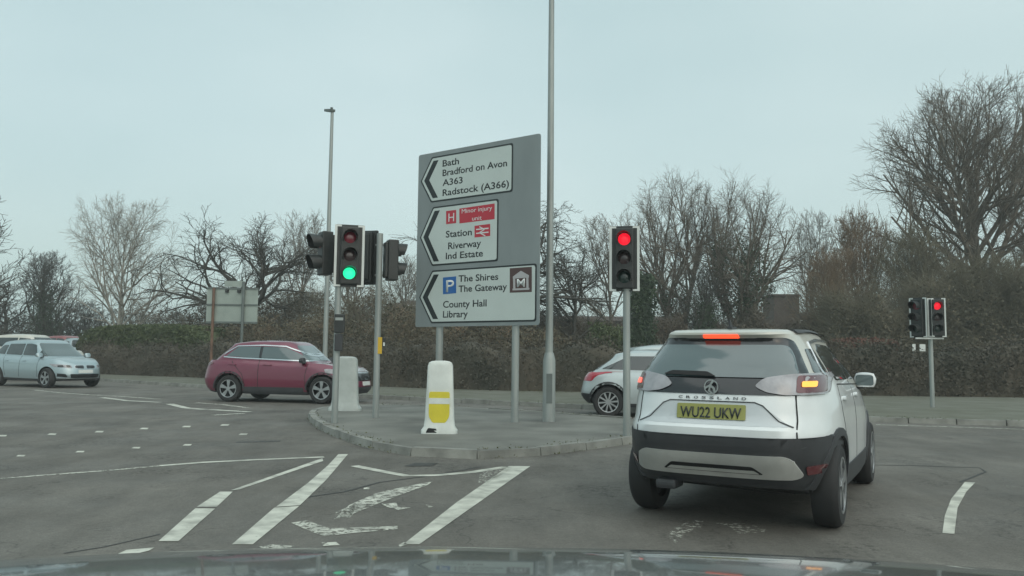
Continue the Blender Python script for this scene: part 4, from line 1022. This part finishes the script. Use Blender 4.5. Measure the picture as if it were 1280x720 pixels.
for pts in ([(-.09, 1.0), (-.08, .35)], [(.95, .98), (.88, .7), (.9, .36)]): c.sides('door_seam', ribbon(pts, .012), 'seam', off=.002)
c.mirror(.8, 1.02, 'paint_bluewhite', .16)
# second pale car beyond it
S = sedan_shape(4.4, 1.84, 1.63, 1.05, .35, 2.65, .86, .99, (-2.0, -1.5, .35, 1.1))
p_ = at(812, 470, 21.6)
c = Car('pale_estate_car', 'pale car with a light roof, seen over the roof of the white hatchback', S, (p_.x+1.0, 21.6), R(4), paint='paint_bluewhite')
side_windows(c, [[(-1.7, 1.18), (-1.2, 1.15), (-1.2, 1.46), (-1.4, 1.46)], [(-1.12, 1.14), (-.12, 1.12), (-.12, 1.49), (-1.08, 1.48)], [(-.06, 1.12), (.9, 1.08), (.4, 1.44), (-.06, 1.49)]])
c.patch('windscreen', 'F', rounded([(-.68, 1.1), (.68, 1.1), (.54, 1.52), (-.54, 1.52)], .07), 'glass', off=.006); c.both('tail_light', 'B', rounded([(.5, .85), (.80, .85), (.80, 1.0), (.5, .98)], .03), 'lamp_red', off=.01)
c.patch('rear_window', 'B', rounded([(-.65, 1.16), (.65, 1.16), (.55, 1.48), (-.55, 1.48)], .05), 'glass', off=.006)

# parked cars in the car park at the far left
def parked(name, label, px, py, D, H, paint, hd_, kind, glass='glass', Wd=1.8, L=4.4):
    top = at(px, py, D); belt = H*.66
    S = sedan_shape(L, Wd, H, belt, .33, 2.6, .85, belt-.08, (-L/2+.2, -1.4 if kind == 'suv' else -1.1, .4, 1.15))
    c = Car(name, label, S, (top.x, D, top.z-H), hd_, group='cars in the car park on the left', paint=paint)
    side_windows(c, [[(-1.5, belt+.08), (-.1, belt+.05), (-.1, H-.14), (-1.25, H-.15)], [(-.04, belt+.05), (.9, belt+.03), (.45, H-.18), (-.04, H-.14)]], glass)
    c.patch('windscreen', 'F', rounded([(-.62, belt+.05), (.62, belt+.05), (.5, H-.12), (-.5, H-.12)], .06), glass, off=.006); c.both('headlight', 'F', [(.4, belt-.35), (.78, belt-.3), (.78, belt-.22), (.42, belt-.26)], 'lamp_clear', off=.01)
    c.patch('rear_window', 'B', rounded([(-.6, belt+.06), (.6, belt+.06), (.5, H-.16), (-.5, H-.16)], .05), glass, off=.006); c.both('tail_light', 'B', [(.5, belt-.2), (.8, belt-.2), (.8, belt), (.5, belt)], 'lamp_red', off=.01)
    return c
parked('parked_car', 'dark car with a long pale roof parked behind the silver-blue hatchback', 40, 418.5, 35.5, 1.75, 'roof_cream', R(-8), 'suv', L=4.7)
parked('parked_car', 'dull red car roof showing right of the silver-blue hatchback windscreen', 84, 420, 50, 1.75, 'paint_brightred', R(-20), 'hatch')
parked('parked_car', 'pale blue car parked beside the dull red one, sloping windscreen towards us', 100, 423, 47, 1.7, 'paint_silverblue', R(-50), 'hatch')
parked('parked_car', 'white car nose showing at the foot of the birch tree', 124, 424, 49, 1.7, 'paint_bluewhite', R(-20), 'hatch')

# ---------- own car: bonnet and front end under the camera
t = thing('own_car_front', 'dark glossy bonnet of the car we look out of, along the bottom edge', 'car', (0, 0, 0), R(90))
bm = bmesh.new()
loft(bm, lambda x: .22, lambda x: sinterp([(.4, 1.055), (.9, 1.04), (1.25, 1.012), (1.6, .938), (2.0, .80), (2.35, .62)], x), lambda q: .45, lambda q: sinterp([(0, 2.2), (.3, 2.36), (.7, 2.33), (1, 2.16)], q),
     lambda q: sinterp([(0, .86), (.3, .95), (.75, .97), (.92, .96), (1, .93)], q), 8, 4.5, [0, .1, .25, .4, .55, .7, .8, .88, .94, .98, 1], crown=.035, capr=10)
build('bonnet', bm, M['bonnet'], t, smooth=35)
bm = bmesh.new()
for s_ in (-1, 1): prism(bm, ribbon([(.5, s_*.66), (1.2, s_*.64), (1.75, s_*.56), (2.0, s_*.48)], .006), .5, .5, None)
bm.free()
for sd in (-1, 1):
    bm = bmesh.new(); tube(bm, [(1.45, sd*.90, .33), (1.45, sd*.68, .33)], .33, 32); build('wheel', bm, M['tyre'], t, smooth=30)
# ------------------------------------------------------------------ vegetation
M['verge_weed'] = mat('weeds', (.07, .095, .04), .9, col2=(.12, .115, .06), vscale=2)
THICK = {}
def tree_mesh(name, seed, H, r0_, first=.25, n1=14, n2=8, n3=7, n4=5, ang=(55, 40), l1=.42, up=.12, wig=.18, droop=0, shape='dome', multi=1, rscale=1.0, tw=.009, crown=(.42, .60, .42)):
    rg = random.Random(seed); V = []; Fq = []
    def seg_tube(pts, rad, ns):
        base = len(V); ref = None
        for i, p in enumerate(pts):
            d = (pts[min(i+1, len(pts)-1)]-pts[max(i-1, 0)]).normalized()
            a = Vector((d.y, -d.x, 0)) if abs(d.z) < .95 else Vector((1, 0, 0))
            a = (a-d*a.dot(d)).normalized(); b = d.cross(a)
            for k in range(ns):
                t = 2*math.pi*k/ns; V.append(p+(a*math.cos(t)+b*math.sin(t))*rad[i])
        for i in range(len(pts)-1):
            for k in range(ns):
                Fq.append((base+i*ns+k, base+i*ns+(k+1) % ns, base+(i+1)*ns+(k+1) % ns, base+(i+1)*ns+k))
    def grow(p, d, L, r, lvl, upk, wg):
        nseg = (9, 7, 5, 3, 2)[lvl]; ns = (9, 6, 4, 3, 3)[lvl]; pts = [p.copy()]; rad = [r]; st = L/nseg
        for i in range(nseg):
            d = (d+Vector((rg.gauss(0, wg), rg.gauss(0, wg), rg.gauss(0, wg)+upk))).normalized()
            p = p+d*st; pts.append(p.copy()); f = (i+1)/nseg; rad.append(max(tw*.6, r*(1-f*(.75 if lvl else .8))))
        seg_tube(pts, rad, ns); return pts, rad
    def child_dir(d, deg):
        a = Vector((rg.gauss(0, 1), rg.gauss(0, 1), rg.gauss(0, 1))); a = (a-d*a.dot(d)).normalized()
        t = R(deg); return (d*math.cos(t)+a*math.sin(t)).normalized()
    def along(pts, rad, f):
        x = f*(len(pts)-1); i = min(int(x), len(pts)-2); t = x-i
        return pts[i].lerp(pts[i+1], t), (pts[i+1]-pts[i]).normalized(), rad[i]*(1-t)+rad[i+1]*t
    counts = (n1, n2, n3, n4); thick = []
    crx, czc, crz = crown[0]*H, crown[1]*H, crown[2]*H
    def room(p, d):
        # distance from p along d to the crown's outline
        a = (d.x*d.x+d.y*d.y)/crx**2+d.z*d.z/crz**2; q = Vector((p.x/crx, p.y/crx, (p.z-czc)/crz))
        b = 2*(q.x*d.x/crx+q.y*d.y/crx+q.z*d.z/crz); c = q.length_squared-1
        D_ = b*b-4*a*c
        if D_ < 0: return .1
        r_ = (-b+math.sqrt(D_))/(2*a)
        return max(.08, r_)
    def rec(pts, rad, L, lvl):
        if lvl > 3: return
        n = counts[lvl]
        for k in range(n):
            f0 = first if lvl == 0 else .12
            f = f0+(1-f0)*((k+rg.random()*.8)/n)**(.85 if lvl == 0 else 1)
            p, d, r = along(pts, rad, min(f, .995))
            if lvl == 0:
                g = (f-first)/(1-first)
                env = {'dome': .55+.75*math.sin(math.pi*min(1, g*.78+.12))*1.0-.55*g*g, 'vase': .9+.1*g-.45*g*g, 'column': .6-.25*g}[shape]
                az = k*2.399+rg.uniform(-.4, .4); a_ = R(ang[0]+(ang[1]-ang[0])*g+rg.uniform(-8, 8))
                dd = Vector((math.cos(az)*math.sin(a_), math.sin(az)*math.sin(a_), math.cos(a_)))
                LL = room(p, dd)*rg.uniform(.72, 1.0)
            else:
                dd = child_dir(d, rg.uniform(22, 55)); LL = L*rg.uniform(.38, .68)*(1.05-.35*f); LL = min(LL, room(p, dd)*rg.uniform(.75, 1.12)) if lvl < 2 else LL
            rr = min(r*.72, max(tw, LL*.02*rscale)) if lvl < 3 else tw
            upk = up if lvl < 1 else (up*.5 - droop*(lvl*.5))
            if LL < .12: continue
            if lvl == 0: thick.append(0)
            q, s_ = grow(p, dd, LL, max(rr, tw), lvl+1, upk, wig)
            if lvl == 0: thick.extend((tuple(a_), b_) for a_, b_ in zip(q[:4], s_[:4]))
            rec(q, s_, LL, lvl+1)
    for m_ in range(multi):
        d0 = Vector((0, 0, 1)) if multi == 1 else Vector((math.cos(m_*2.4)*.22, math.sin(m_*2.4)*.12, 1)).normalized()
        pts, rad = grow(Vector((0, 0, -.1)), d0, H*(.74 if multi == 1 else rg.uniform(.62, .78)), r0_, 0, .06, wig*.35)
        thick.extend((tuple(a_), b_) for a_, b_ in zip(pts, rad)); thick.extend((tuple(a_.lerp(c_, .5)), b_) for a_, c_, b_ in zip(pts, pts[1:], rad)); rec(pts, rad, H, 0)
    me = np_mesh(name, [tuple(v) for v in V], Fq, 4); THICK[me.name] = [x for x in thick if x]
    for p in me.polygons: p.use_smooth = True
    return me
def quads(me_name, C, size, rs, jit=.4, flat=0.0):
    """leaf-sized quads at the points C (n,3)"""
    n = len(C); a = rs.normal(size=(n, 3)); a /= np.linalg.norm(a, axis=1)[:, None]
    b = rs.normal(size=(n, 3)); b -= a*(a*b).sum(1)[:, None]; b /= np.linalg.norm(b, axis=1)[:, None]
    s = size*(1+jit*rs.normal(size=n))[:, None]; s = np.abs(s)
    co = np.empty((n, 4, 3)); co[:, 0] = C-a*s; co[:, 1] = C-b*s*.55; co[:, 2] = C+a*s; co[:, 3] = C+b*s*.55
    return np_mesh(me_name, co.reshape(-1, 3), np.arange(n*4).reshape(-1, 4), 4)
def twigs(me_name, B, D_, r, rs):
    """thin tapered twigs from base points B along vectors D_"""
    n = len(B); u = np.cross(D_, rs.normal(size=(n, 3))); u /= np.linalg.norm(u, axis=1)[:, None]+1e-9
    v = np.cross(D_, u); v /= np.linalg.norm(v, axis=1)[:, None]+1e-9
    co = np.empty((n, 4, 3)); rr = r*(1+.3*rs.normal(size=n))[:, None]
    co[:, 0] = B+u*rr; co[:, 1] = B-u*rr*.5+v*rr*.87; co[:, 2] = B-u*rr*.5-v*rr*.87; co[:, 3] = B+D_
    i = np.arange(n)*4; f = np.concatenate([np.stack([i, i+1, i+3], 1), np.stack([i+1, i+2, i+3], 1), np.stack([i+2, i, i+3], 1)])
    return np_mesh(me_name, co.reshape(-1, 3), f, 3)
def fit_tree(label, me, cat_mat, px, x0, x1, ytop, D, base_z=0, rot=0, name='bare_tree', ivy=None, yb=None, group=None, tl=0):
    """stand tree mesh at photo column px, scaled so its crown spans x0..x1 and reaches ytop"""
    co = np.empty(len(me.vertices)*3, dtype=np.float32); me.vertices.foreach_get('co', co); co = co.reshape(-1, 3)
    c_, s_ = math.cos(rot), math.sin(rot); X = co[:, 0]*c_-co[:, 1]*s_
    lo, hi = np.percentile(X, .4), np.percentile(X, 99.6); top = np.percentile(co[:, 2], 99.9)
    zt_ = at((x0+x1)/2, ytop, D).z-base_z; wt = (at(x1, 400, D).x-at(x0, 400, D).x)
    k = zt_/top; kx = wt/(hi-lo); b = at(px, 440, D)
    t = thing(name, label, 'tree', (b.x, D, base_z), rot, group)
    tr = link('branches', me, None, t); 
    if not me.materials: me.materials.append(M[cat_mat])
    tr.scale = (kx, kx, k)
    if tl: t.rotation_euler = (0, tl, rot)
    if ivy:
        rs = np.random.RandomState(int(px)); n, hh, rr = ivy
        T_ = np.array([(p[0]*kx, p[1]*kx, p[2]*k) for p, r_ in THICK[me.name] if p[2]*k < hh])
        C = T_[rs.randint(0, len(T_), n)]+rs.normal(size=(n, 3))*np.array([rr*.42, rr*.42, .5])
        C[:, 2] = np.abs(C[:, 2])
        o = link('ivy', quads('ivy', C, .05, rs), M['ivy'], t); o.location = (0, 0, 0)
    return t
def hedge(name, label, line, width, m_leaf, m_twig, n, leaf=.05, twn=4000, twl=.45, top_j=.10, seed=1, cat='hedge', kind=None, group=None, clip=False, core=True):
    """line: list of (x, y, height); ragged volume of leaves and twigs around a lumpy dark core"""
    rs = np.random.RandomState(seed); P = np.array(line, dtype=float)
    seg = np.linalg.norm(np.diff(P[:, :2], axis=0), axis=1); cum = np.concatenate([[0], np.cumsum(seg)]); T = cum[-1]
    def pos(s): return np.stack([np.interp(s, cum, P[:, i]) for i in range(3)], 1)
    i = 0
    root = thing(name, label, cat, (P[0, 0], P[0, 1], 0), 0, group) if kind is None else None
    off = np.array([P[0, 0], P[0, 1], 0])
    def lump(s, amp=1):
        amp = amp*3 if kind else amp*1.8
        return 1+amp*(.05*np.sin(s*1.3+seed)+.04*np.sin(s*2.9+seed*2)+.03*np.sin(s*6.1))
    d = (P[-1, :2]-P[0, :2]); d /= np.linalg.norm(d); nrm_ = np.array([-d[1], d[0]])
    # core
    ns = max(8, int(T/.35)); na = 10; ss = np.linspace(0, T, ns+1); base = pos(ss); verts = []; faces = []
    for k in range(ns+1):
        e = min(1, .35+.65*min(k, ns-k)/max(2, 1.0/.35))
        h = base[k, 2]*lump(np.array([ss[k]]), 0 if clip else 1)[0]*(.93 if not kind else .5); w_ = width/2*.9
        for j in range(na+1):
            t = j/na*math.pi; ex = .35 if clip else .6
            yy = -math.cos(t); zz = math.sin(t); yy = math.copysign(abs(yy)**ex, yy); zz = zz**ex
            jt = (rs.rand(3)-.5)*(.06 if clip else .22)
            verts.append((base[k, 0]+nrm_[0]*yy*w_*e+jt[0]-off[0], base[k, 1]+nrm_[1]*yy*w_*e+jt[1]-off[1], max(-.02, zz*h*(e**.5)+jt[2]*min(1, zz*2))))
    for k in range(ns):
        for j in range(na): faces.append((k*(na+1)+j, k*(na+1)+j+1, (k+1)*(na+1)+j+1, (k+1)*(na+1)+j))
    cm = np_mesh('core', verts, faces, 4)
    # leaves
    s = rs.rand(n)*T; q = pos(s); t = rs.rand(n)*math.pi; ex = .35 if clip else .6
    yy = -np.cos(t); zz = np.sin(t); yy = np.sign(yy)*np.abs(yy)**ex; zz = np.abs(zz)**ex
    zz = np.where(rs.rand(n) < .5, rs.rand(n), zz)*1.0; zz = np.where(rs.rand(n) < .7, rs.rand(n)**1.5, zz) if kind else zz; sd_ = np.minimum(1, np.abs(yy)+0)
    lat = np.where(zz < .9, np.sign(yy)*np.sqrt(np.clip(1-zz**(2/ex), 0, 1))**ex, yy)
    jit = .03 if clip else .12
    h = q[:, 2]*lump(s, 0 if clip else 1)
    C = np.stack([q[:, 0]+nrm_[0]*lat*width/2, q[:, 1]+nrm_[1]*lat*width/2, zz*h], 1)+rs.normal(size=(n, 3))*jit-off
    C[:, 2] = np.maximum(C[:, 2], .0)
    lm = quads('foliage', C, leaf, rs)
    # twigs
    k = twn; s = rs.rand(k)*T; q = pos(s); zz = rs.rand(k)**.5; lat = (rs.rand(k)*2-1)*(1-.5*zz)
    h = q[:, 2]*lump(s)
    B = np.stack([q[:, 0]+nrm_[0]*lat*width/2, q[:, 1]+nrm_[1]*lat*width/2, zz*h*.97], 1)-off
    Dv = np.stack([rs.normal(size=k)*.75, rs.normal(size=k)*.6-.15, np.abs(rs.normal(size=k))*.45+.2], 1)*(twl*(.3+1.1*rs.rand(k)**2))[:, None]
    tm = twigs('twigs', B, Dv, .009, rs)
    if root:
        link('dense_core', cm, M[m_leaf], root); link('foliage', lm, M[m_leaf], root)
        if twn: link('twigs', tm, M[m_twig], root)
        return root
    bmx = bmesh.new(); bmx.from_mesh(cm); 
    for mm in (lm,): bmx.from_mesh(mm)
    nf0 = len(bmx.faces); bmx.from_mesh(tm); bmx.faces.ensure_lookup_table()
    for f in bmx.faces[nf0:]: f.material_index = 1
    o = build(name, bmx, [M[m_leaf], M[m_twig]]); o.location = tuple(off)
    tag(o, label, None, None, 'stuff'); return o
def pxline(pts, D=None):
    """(px, base_py or None, top_py, D) -> x, y, height"""
    out = []
    for p in pts:
        if len(p) == 3: g = gp(p[0], p[1]); D_ = g.y
        else: D_ = p[3]
        a = at(p[0], p[2], D_); out.append((a.x, D_, a.z))
    return out
# weeds and moss in the gutters and along the foot of the hedge
rs = np.random.RandomState(77); Cw = []
def along_line(pts, n, spread, z, lo=0, hi=1):
    P_ = [Vector(p).to_2d() for p in pts]
    for _ in range(n):
        i = rs.randint(0, len(P_)-1); p = P_[i].lerp(P_[i+1], rs.rand()); c_ = math.sin(p.x*1.7)+math.sin(p.x*4.3+p.y*2)
        if c_ < rs.rand()*1.6-.6: continue
        Cw.append((p.x+rs.normal()*spread, p.y+rs.normal()*spread, z+abs(rs.normal())*.02))
along_line(isl, 700, .018, .008); along_line([p for p in ins], 900, .05, .112); along_line(fk, 2500, .05, .115)
along_line([gp(140, 470), gp(330, 477), gp(560, 491), gp(730, 495), gp(1080, 498), gp(1400, 502)], 5000, .25, .12)
o = link('gutter_weeds', quads('gutter_weeds', np.array(Cw), .012, rs), M['verge_weed']); tag(o, 'sparse moss and weeds along the kerbs and hedge foot', kind='stuff')
# front hedges
hedge('evergreen_hedge', 'clipped green-topped hedge left of the sign back, behind the birch foot', pxline([(122, 0, 420, 45.5), (136, 0, 410, 44.5), (180, 0, 407, 43.5), (232, 0, 407, 42), (262, 0, 410, 40.5), (275, 0, 424, 40)]), 2.4, 'evergreen', 'bark', 26000, leaf=.06, twn=900, twl=.15, seed=3, clip=True)
hl = [(100, 0, 444, 44.5), (112, 0, 434, 44), (128, 0, 431, 43.2), (180, 0, 432, 41.7), (265, 0, 431, 39), (330, 0, 430, 36), (430, 0, 430, 32.6), (560, 0, 431, 29.6), (650, 0, 432, 28.6), (730, 0, 433, 28.3), (840, 0, 432, 28.2)]
hedge('bare_hedge', 'long dark leafless hedge along the far pavement, behind the island and red car', pxline(hl), 1.7, 'hedge_dark', 'bark_dark', 42000, leaf=.045, twn=9000, twl=.28, seed=5)
hr = [(846, 0, 434, 28.2), (960, 0, 434, 28.0), (1080, 0, 436, 27.9), (1180, 0, 438, 27.8), (1300, 0, 436, 27.8), (1400, 0, 436, 27.9)]
hedge('bare_hedge', 'dark leafless hedge on the right, behind the far right traffic light', pxline(hr), 1.9, 'hedge_dark', 'bark_dark', 34000, leaf=.045, twn=7000, twl=.28, seed=6)
# copper coloured clipped hedge, small green bush
hedge('copper_hedge', 'rusty brown clipped hedge top behind the dark hedge, right of the white crossover', pxline([(1042, 0, 425.5, 34), (1060, 0, 424.5, 34), (1095, 0, 424.5, 34), (1115, 0, 427, 34)]), 1.5, 'beech', 'bark_tan', 9000, leaf=.05, twn=300, twl=.12, seed=8, clip=True)
hedge('green_bush', 'small rounded green bush left of the red-lit signal pole', pxline([(738, 0, 414, 33), (750, 0, 410.5, 33), (768, 0, 411, 33), (780, 0, 417, 33)]), 1.4, 'evergreen', 'bark', 7000, leaf=.045, twn=200, twl=.15, seed=9, cat='bush')
# brushwood masses behind the hedges (nobody could count the stems)
st_ = 'stuff'
hedge('thicket', 'dim tangle of bare brown brushwood behind the red car and the signals', pxline([(236, 0, 400, 50), (262, 0, 384, 50), (330, 0, 378, 50), (400, 0, 380, 49), (480, 0, 384, 48), (560, 0, 388, 47), (640, 0, 402, 46), (700, 0, 404, 46)]), 4.5, 'brush', 'bark_olive', 40000, leaf=.07, twn=22000, twl=1.5, seed=11, kind=st_)
hedge('thicket', 'low brown undergrowth below the bare trees in the middle', pxline([(690, 0, 412, 47), (760, 0, 410, 47), (830, 0, 408, 47), (900, 0, 410, 47), (980, 0, 406, 46), (1040, 0, 395, 45)]), 4.0, 'brush', 'bark', 34000, leaf=.07, twn=14000, twl=1.3, seed=12, kind=st_)
hedge('thicket', 'olive brown scrub filling the ground under the large tree on the right', pxline([(1030, 0, 398, 43), (1080, 0, 385, 42), (1130, 0, 375, 42), (1200, 0, 365, 41), (1280, 0, 355, 40), (1420, 0, 350, 40)]), 6, 'brush_olive', 'bark_olive', 42000, leaf=.06, twn=36000, twl=1.9, seed=13, kind=st_)
hedge('thicket', 'dark undergrowth behind the parked cars at the far left', pxline([(-120, 0, 398, 66), (0, 0, 404, 66), (90, 0, 405, 66), (180, 0, 400, 66), (240, 0, 396, 62)]), 4, 'hedge_dark', 'bark_dark', 30000, leaf=.09, twn=9000, twl=1.3, seed=14, kind=st_)
# foreground grassy/bramble bank seen over the hedge
hedge('bramble_bank', 'tan and green bramble bank just above the dark hedge', pxline([(262, 0, 410, 43), (330, 0, 408, 40), (420, 0, 405, 37), (500, 0, 402, 35), (580, 0, 404, 34), (660, 0, 414, 33.5), (720, 0, 412, 34)]), 2.2, 'brush_olive', 'bark_tan', 42000, leaf=.055, twn=8000, twl=.4, seed=15, kind=st_)
# trees
birch = tree_mesh('branches', 21, 11, .19, first=.13, n1=17, n2=9, n3=7, n4=5, ang=(55, 22), l1=.52, up=.07, wig=.13, droop=.03, shape='vase', tw=.0085, crown=(.45, .60, .42))
fit_tree('pale-barked birch with a fine fan-shaped crown, above the left end of the green hedge', birch, 'bark_pale', 145, 78, 212, 244, 48, name='birch_tree')
ta = tree_mesh('branches', 22, 9, .24, first=.12, n1=18, n2=8, n3=5, n4=4, ang=(50, 15), l1=.42, up=.14, wig=.10, shape='dome', tw=.014, crown=(.34, .55, .47))
fit_tree('dark upright tree clad in ivy, left of the birch', ta, 'bark_dark', 55, 12, 104, 313, 60, name='ivy_clad_tree', ivy=(9000, 5.5, .8))
tb = tree_mesh('branches', 23, 8, .2, first=.15, n1=14, n2=7, n3=5, n4=4, ang=(70, 30), l1=.5, up=.1, wig=.17, tw=.014)
fit_tree('low spreading dark tree at the left edge beside the ivy-clad tree', tb, 'bark_dark', 2, -60, 60, 345, 62)
fit_tree('broad dark bare tree between the ivy-clad tree and the birch, low down', tb, 'bark_dark', 98, 62, 150, 374, 63, rot=2.0)
fit_tree('tree mostly outside the picture whose twigs reach in at the left edge', ta, 'bark_dark', -85, -175, 12, 215, 40, rot=1.2)
cherry = tree_mesh('branches', 24, 9, .30, first=.30, n1=16, n2=8, n3=6, n4=4, ang=(82, 30), l1=.62, up=.02, wig=.24, shape='vase', rscale=1.5, tw=.011, crown=(.55, .62, .40))
fit_tree('wide crooked dark tree with spreading boughs above the sign back', cherry, 'bark_dark', 292, 178, 412, 270, 45)
fine = tree_mesh('branches', 25, 11, .18, first=.15, n1=14, n2=7, n3=6, n4=4, ang=(42, 20), l1=.42, up=.12, wig=.12, shape='dome', tw=.012, crown=(.30, .58, .44))
fit_tree('slender grey tree behind the slim lamp column', fine, 'bark', 372, 335, 412, 262, 62)
fit_tree('grey bare tree behind the twin signal heads', fine, 'bark', 445, 398, 505, 300, 62, rot=2.2)
fit_tree('thin bare tree between the signals and the direction sign', fine, 'bark', 500, 468, 548, 318, 58, rot=4.0)
spread = tree_mesh('branches', 26, 10, .30, first=.22, n1=16, n2=8, n3=6, n4=4, ang=(78, 30), l1=.55, up=.03, wig=.22, droop=.06, shape='vase', rscale=1.3, tw=.011, crown=(.50, .60, .42))
fit_tree('dark spreading tree behind the direction sign, drooping boughs either side', spread, 'bark_dark', 625, 505, 762, 232, 42)
fit_tree('smaller tangled dark tree right of the thick lamp column', spread, 'bark_dark', 718, 655, 778, 300, 44, rot=1.9)
fit_tree('fine pale grey tree directly behind the red-lit signal', fine, 'bark', 762, 715, 815, 268, 60, rot=3.1)
fork = tree_mesh('branches', 27, 13, .30, first=.20, n1=13, n2=8, n3=6, n4=5, ang=(54, 22), l1=.46, up=.09, wig=.11, shape='dome', multi=2, rscale=1.2, tw=.0085, crown=(.34, .60, .43))
fit_tree('tall round-crowned bare tree with forked stem, left of the white crossover roof', fork, 'bark', 845, 778, 912, 209, 50, ivy=(9000, 5.0, .7))
fit_tree('tall bare tree wrapped in dark ivy, above the white crossover roof', fork, 'bark', 925, 868, 1016, 222, 48, rot=2.5, name='ivy_clad_tree', ivy=(22000, 8.4, .8))
fit_tree('small leaning ivy-covered tree between the two tall bare trees', ta, 'bark_dark', 880, 850, 915, 330, 46, rot=1, name='ivy_clad_tree', ivy=(8000, 4.2, .8))
t = hedge('evergreen_bush', 'dark evergreen column behind the red-lit signal pole', pxline([(788, 0, 372, 44), (800, 0, 352, 44), (815, 0, 366, 44)]), 1.6, 'ivy', 'bark_dark', 12000, leaf=.07, twn=500, twl=.4, seed=31, cat='bush')
fit_tree('thin bare tree standing just right of the tall ivy-wrapped tree', fine, 'bark', 1010, 975, 1050, 262, 58, rot=5.0)
shrub = tree_mesh('branches', 28, 6, .10, first=.04, n1=12, n2=6, n3=5, n4=4, ang=(40, 14), l1=.62, up=.10, wig=.11, shape='vase', multi=3, tw=.012, crown=(.55, .5, .55))
shrub2 = shrub.copy()
fit_tree('tall tawny brown shrub left of the far right traffic light', shrub, 'bark_tan', 1075, 1028, 1122, 255, 46, name='willow_shrub')
fit_tree('orange-brown shrub beside the tall tawny one, nearer the crossover', shrub, 'bark_tan', 1040, 995, 1080, 305, 45, rot=2, name='willow_shrub')
fit_tree('olive shrub at the foot of the large tree, above the far right traffic light', shrub2, 'bark_olive', 1140, 1085, 1200, 275, 44, rot=1, name='willow_shrub')
fit_tree('olive shrub at the right edge under the large tree', shrub2, 'bark_olive', 1240, 1180, 1300, 310, 40, rot=3, name='willow_shrub')
big = tree_mesh('branches', 29, 17, .42, first=.16, n1=28, n2=10, n3=7, n4=6, ang=(68, 18), l1=.42, up=.10, wig=.10, shape='dome', multi=1, rscale=1.2, tw=.010, crown=(.44, .58, .45))
fit_tree('very large round-headed bare tree filling the right edge of the view', big, 'bark', 1236, 1122, 1352, 100, 48)
fit_tree('large bare tree behind the biggest one, cut by the right edge', big, 'bark', 1330, 1240, 1440, 150, 54, rot=2.4)

# ------------------------------------------------------------------ buildings glimpsed through the trees
def house(label, px0, px1, ytop, yeave, D, windows, name='brick_house', hip=.0, depth=7):
    A = at(px0, 420, D); B = at(px1, 420, D); w_ = B.x-A.x; ze = at(px0, yeave, D).z; zr = at(px0, ytop, D).z
    t = thing(name, label, 'house', (A.x, D, 0))
    bm = bmesh.new(); box(bm, 0, w_, 0, depth, 0, ze); build('wall', bm, M['brick'], t)
    if zr > ze+.1:
        bm = bmesh.new(); V = [(-.3, -.3, ze+.002), (w_+.3, -.3, ze+.002), (w_+.3, depth+.3, ze+.002), (-.3, depth+.3, ze+.002), (hip, depth/2, zr), (w_-hip, depth/2, zr)]
        vs = [bm.verts.new(v) for v in V]
        for f in ((0, 1, 5, 4), (2, 3, 4, 5), (1, 2, 5), (3, 0, 4), (3, 2, 1, 0)): bm.faces.new([vs[i] for i in f])
        build('roof', bm, M['roof_tile'], t)
    for px, py, ww, hh in windows:
        c_ = at(px, py, D); x = c_.x-A.x; bm = bmesh.new(); box(bm, x-ww/2, x+ww/2, -.03, .05, c_.z-hh/2, c_.z+hh/2); f = build('window', bm, M['frame_white'], t)
        bm = bmesh.new(); box(bm, x-ww/2+.07, x-.03, -.04, -.031, c_.z-hh/2+.07, c_.z+hh/2-.07); box(bm, x+.03, x+ww/2-.07, -.04, -.031, c_.z-hh/2+.07, c_.z+hh/2-.07); build('pane', bm, M['window_dark'], f)
    return t
house('low brick house with a dark roof, glimpsed left of the direction sign', 480, 600, 372, 384, 70, [(516, 392, 1.2, 1.5), (545, 392, 1.2, 1.5)], hip=1.5)
house('long low brick building with a dark roof, glimpsed between the lamp column and red-lit signal', 660, 860, 392, 400, 72, [(700, 410, 1.3, 1.1), (735, 410, 1.3, 1.1)], hip=1.0)
house('plain brick building with a shallow roof behind the bare trees, above the crossover', 940, 1045, 388, 396, 75, [(1000, 408, 1.4, 1.2)], hip=1.2)
t = house('squat brown brick tower rising behind the crossover roof', 968, 1000, 370, 370, 68, [], name='brick_tower', depth=3)
A_ = at(968, 420, 68); B_ = at(1000, 420, 68); z_ = at(968, 370, 68).z; w_ = B_.x-A_.x
bm = bmesh.new(); box(bm, -.12, w_+.12, -.12, 3.12, z_+.002, z_+.16); build('coping', bm, M['roof_tile'], t)
# small white boards below the far right signal
b = at(1149, 436, 31); t = thing('notice_board', 'pair of small white boards showing over the hedge, left of the far right signal pole', 'sign', (b.x, 31, .1), R(8))
k_ = .031
for x_, w2, tl in ((-.22, .13, .12), (.14, .24, 0)):
    z_ = at(1149, 434.5, 31).z-.1
    bm = bmesh.new(); box(bm, x_-w2/2, x_+w2/2, -.012, .012, z_-.14, z_+.13, .004); build('board', bm, M['border_white'], t)
    bm = bmesh.new(); tube(bm, [(x_, .035, 0), (x_, .035, z_+.1)], .02, 8); build('post', bm, M['galv_dark'], t)
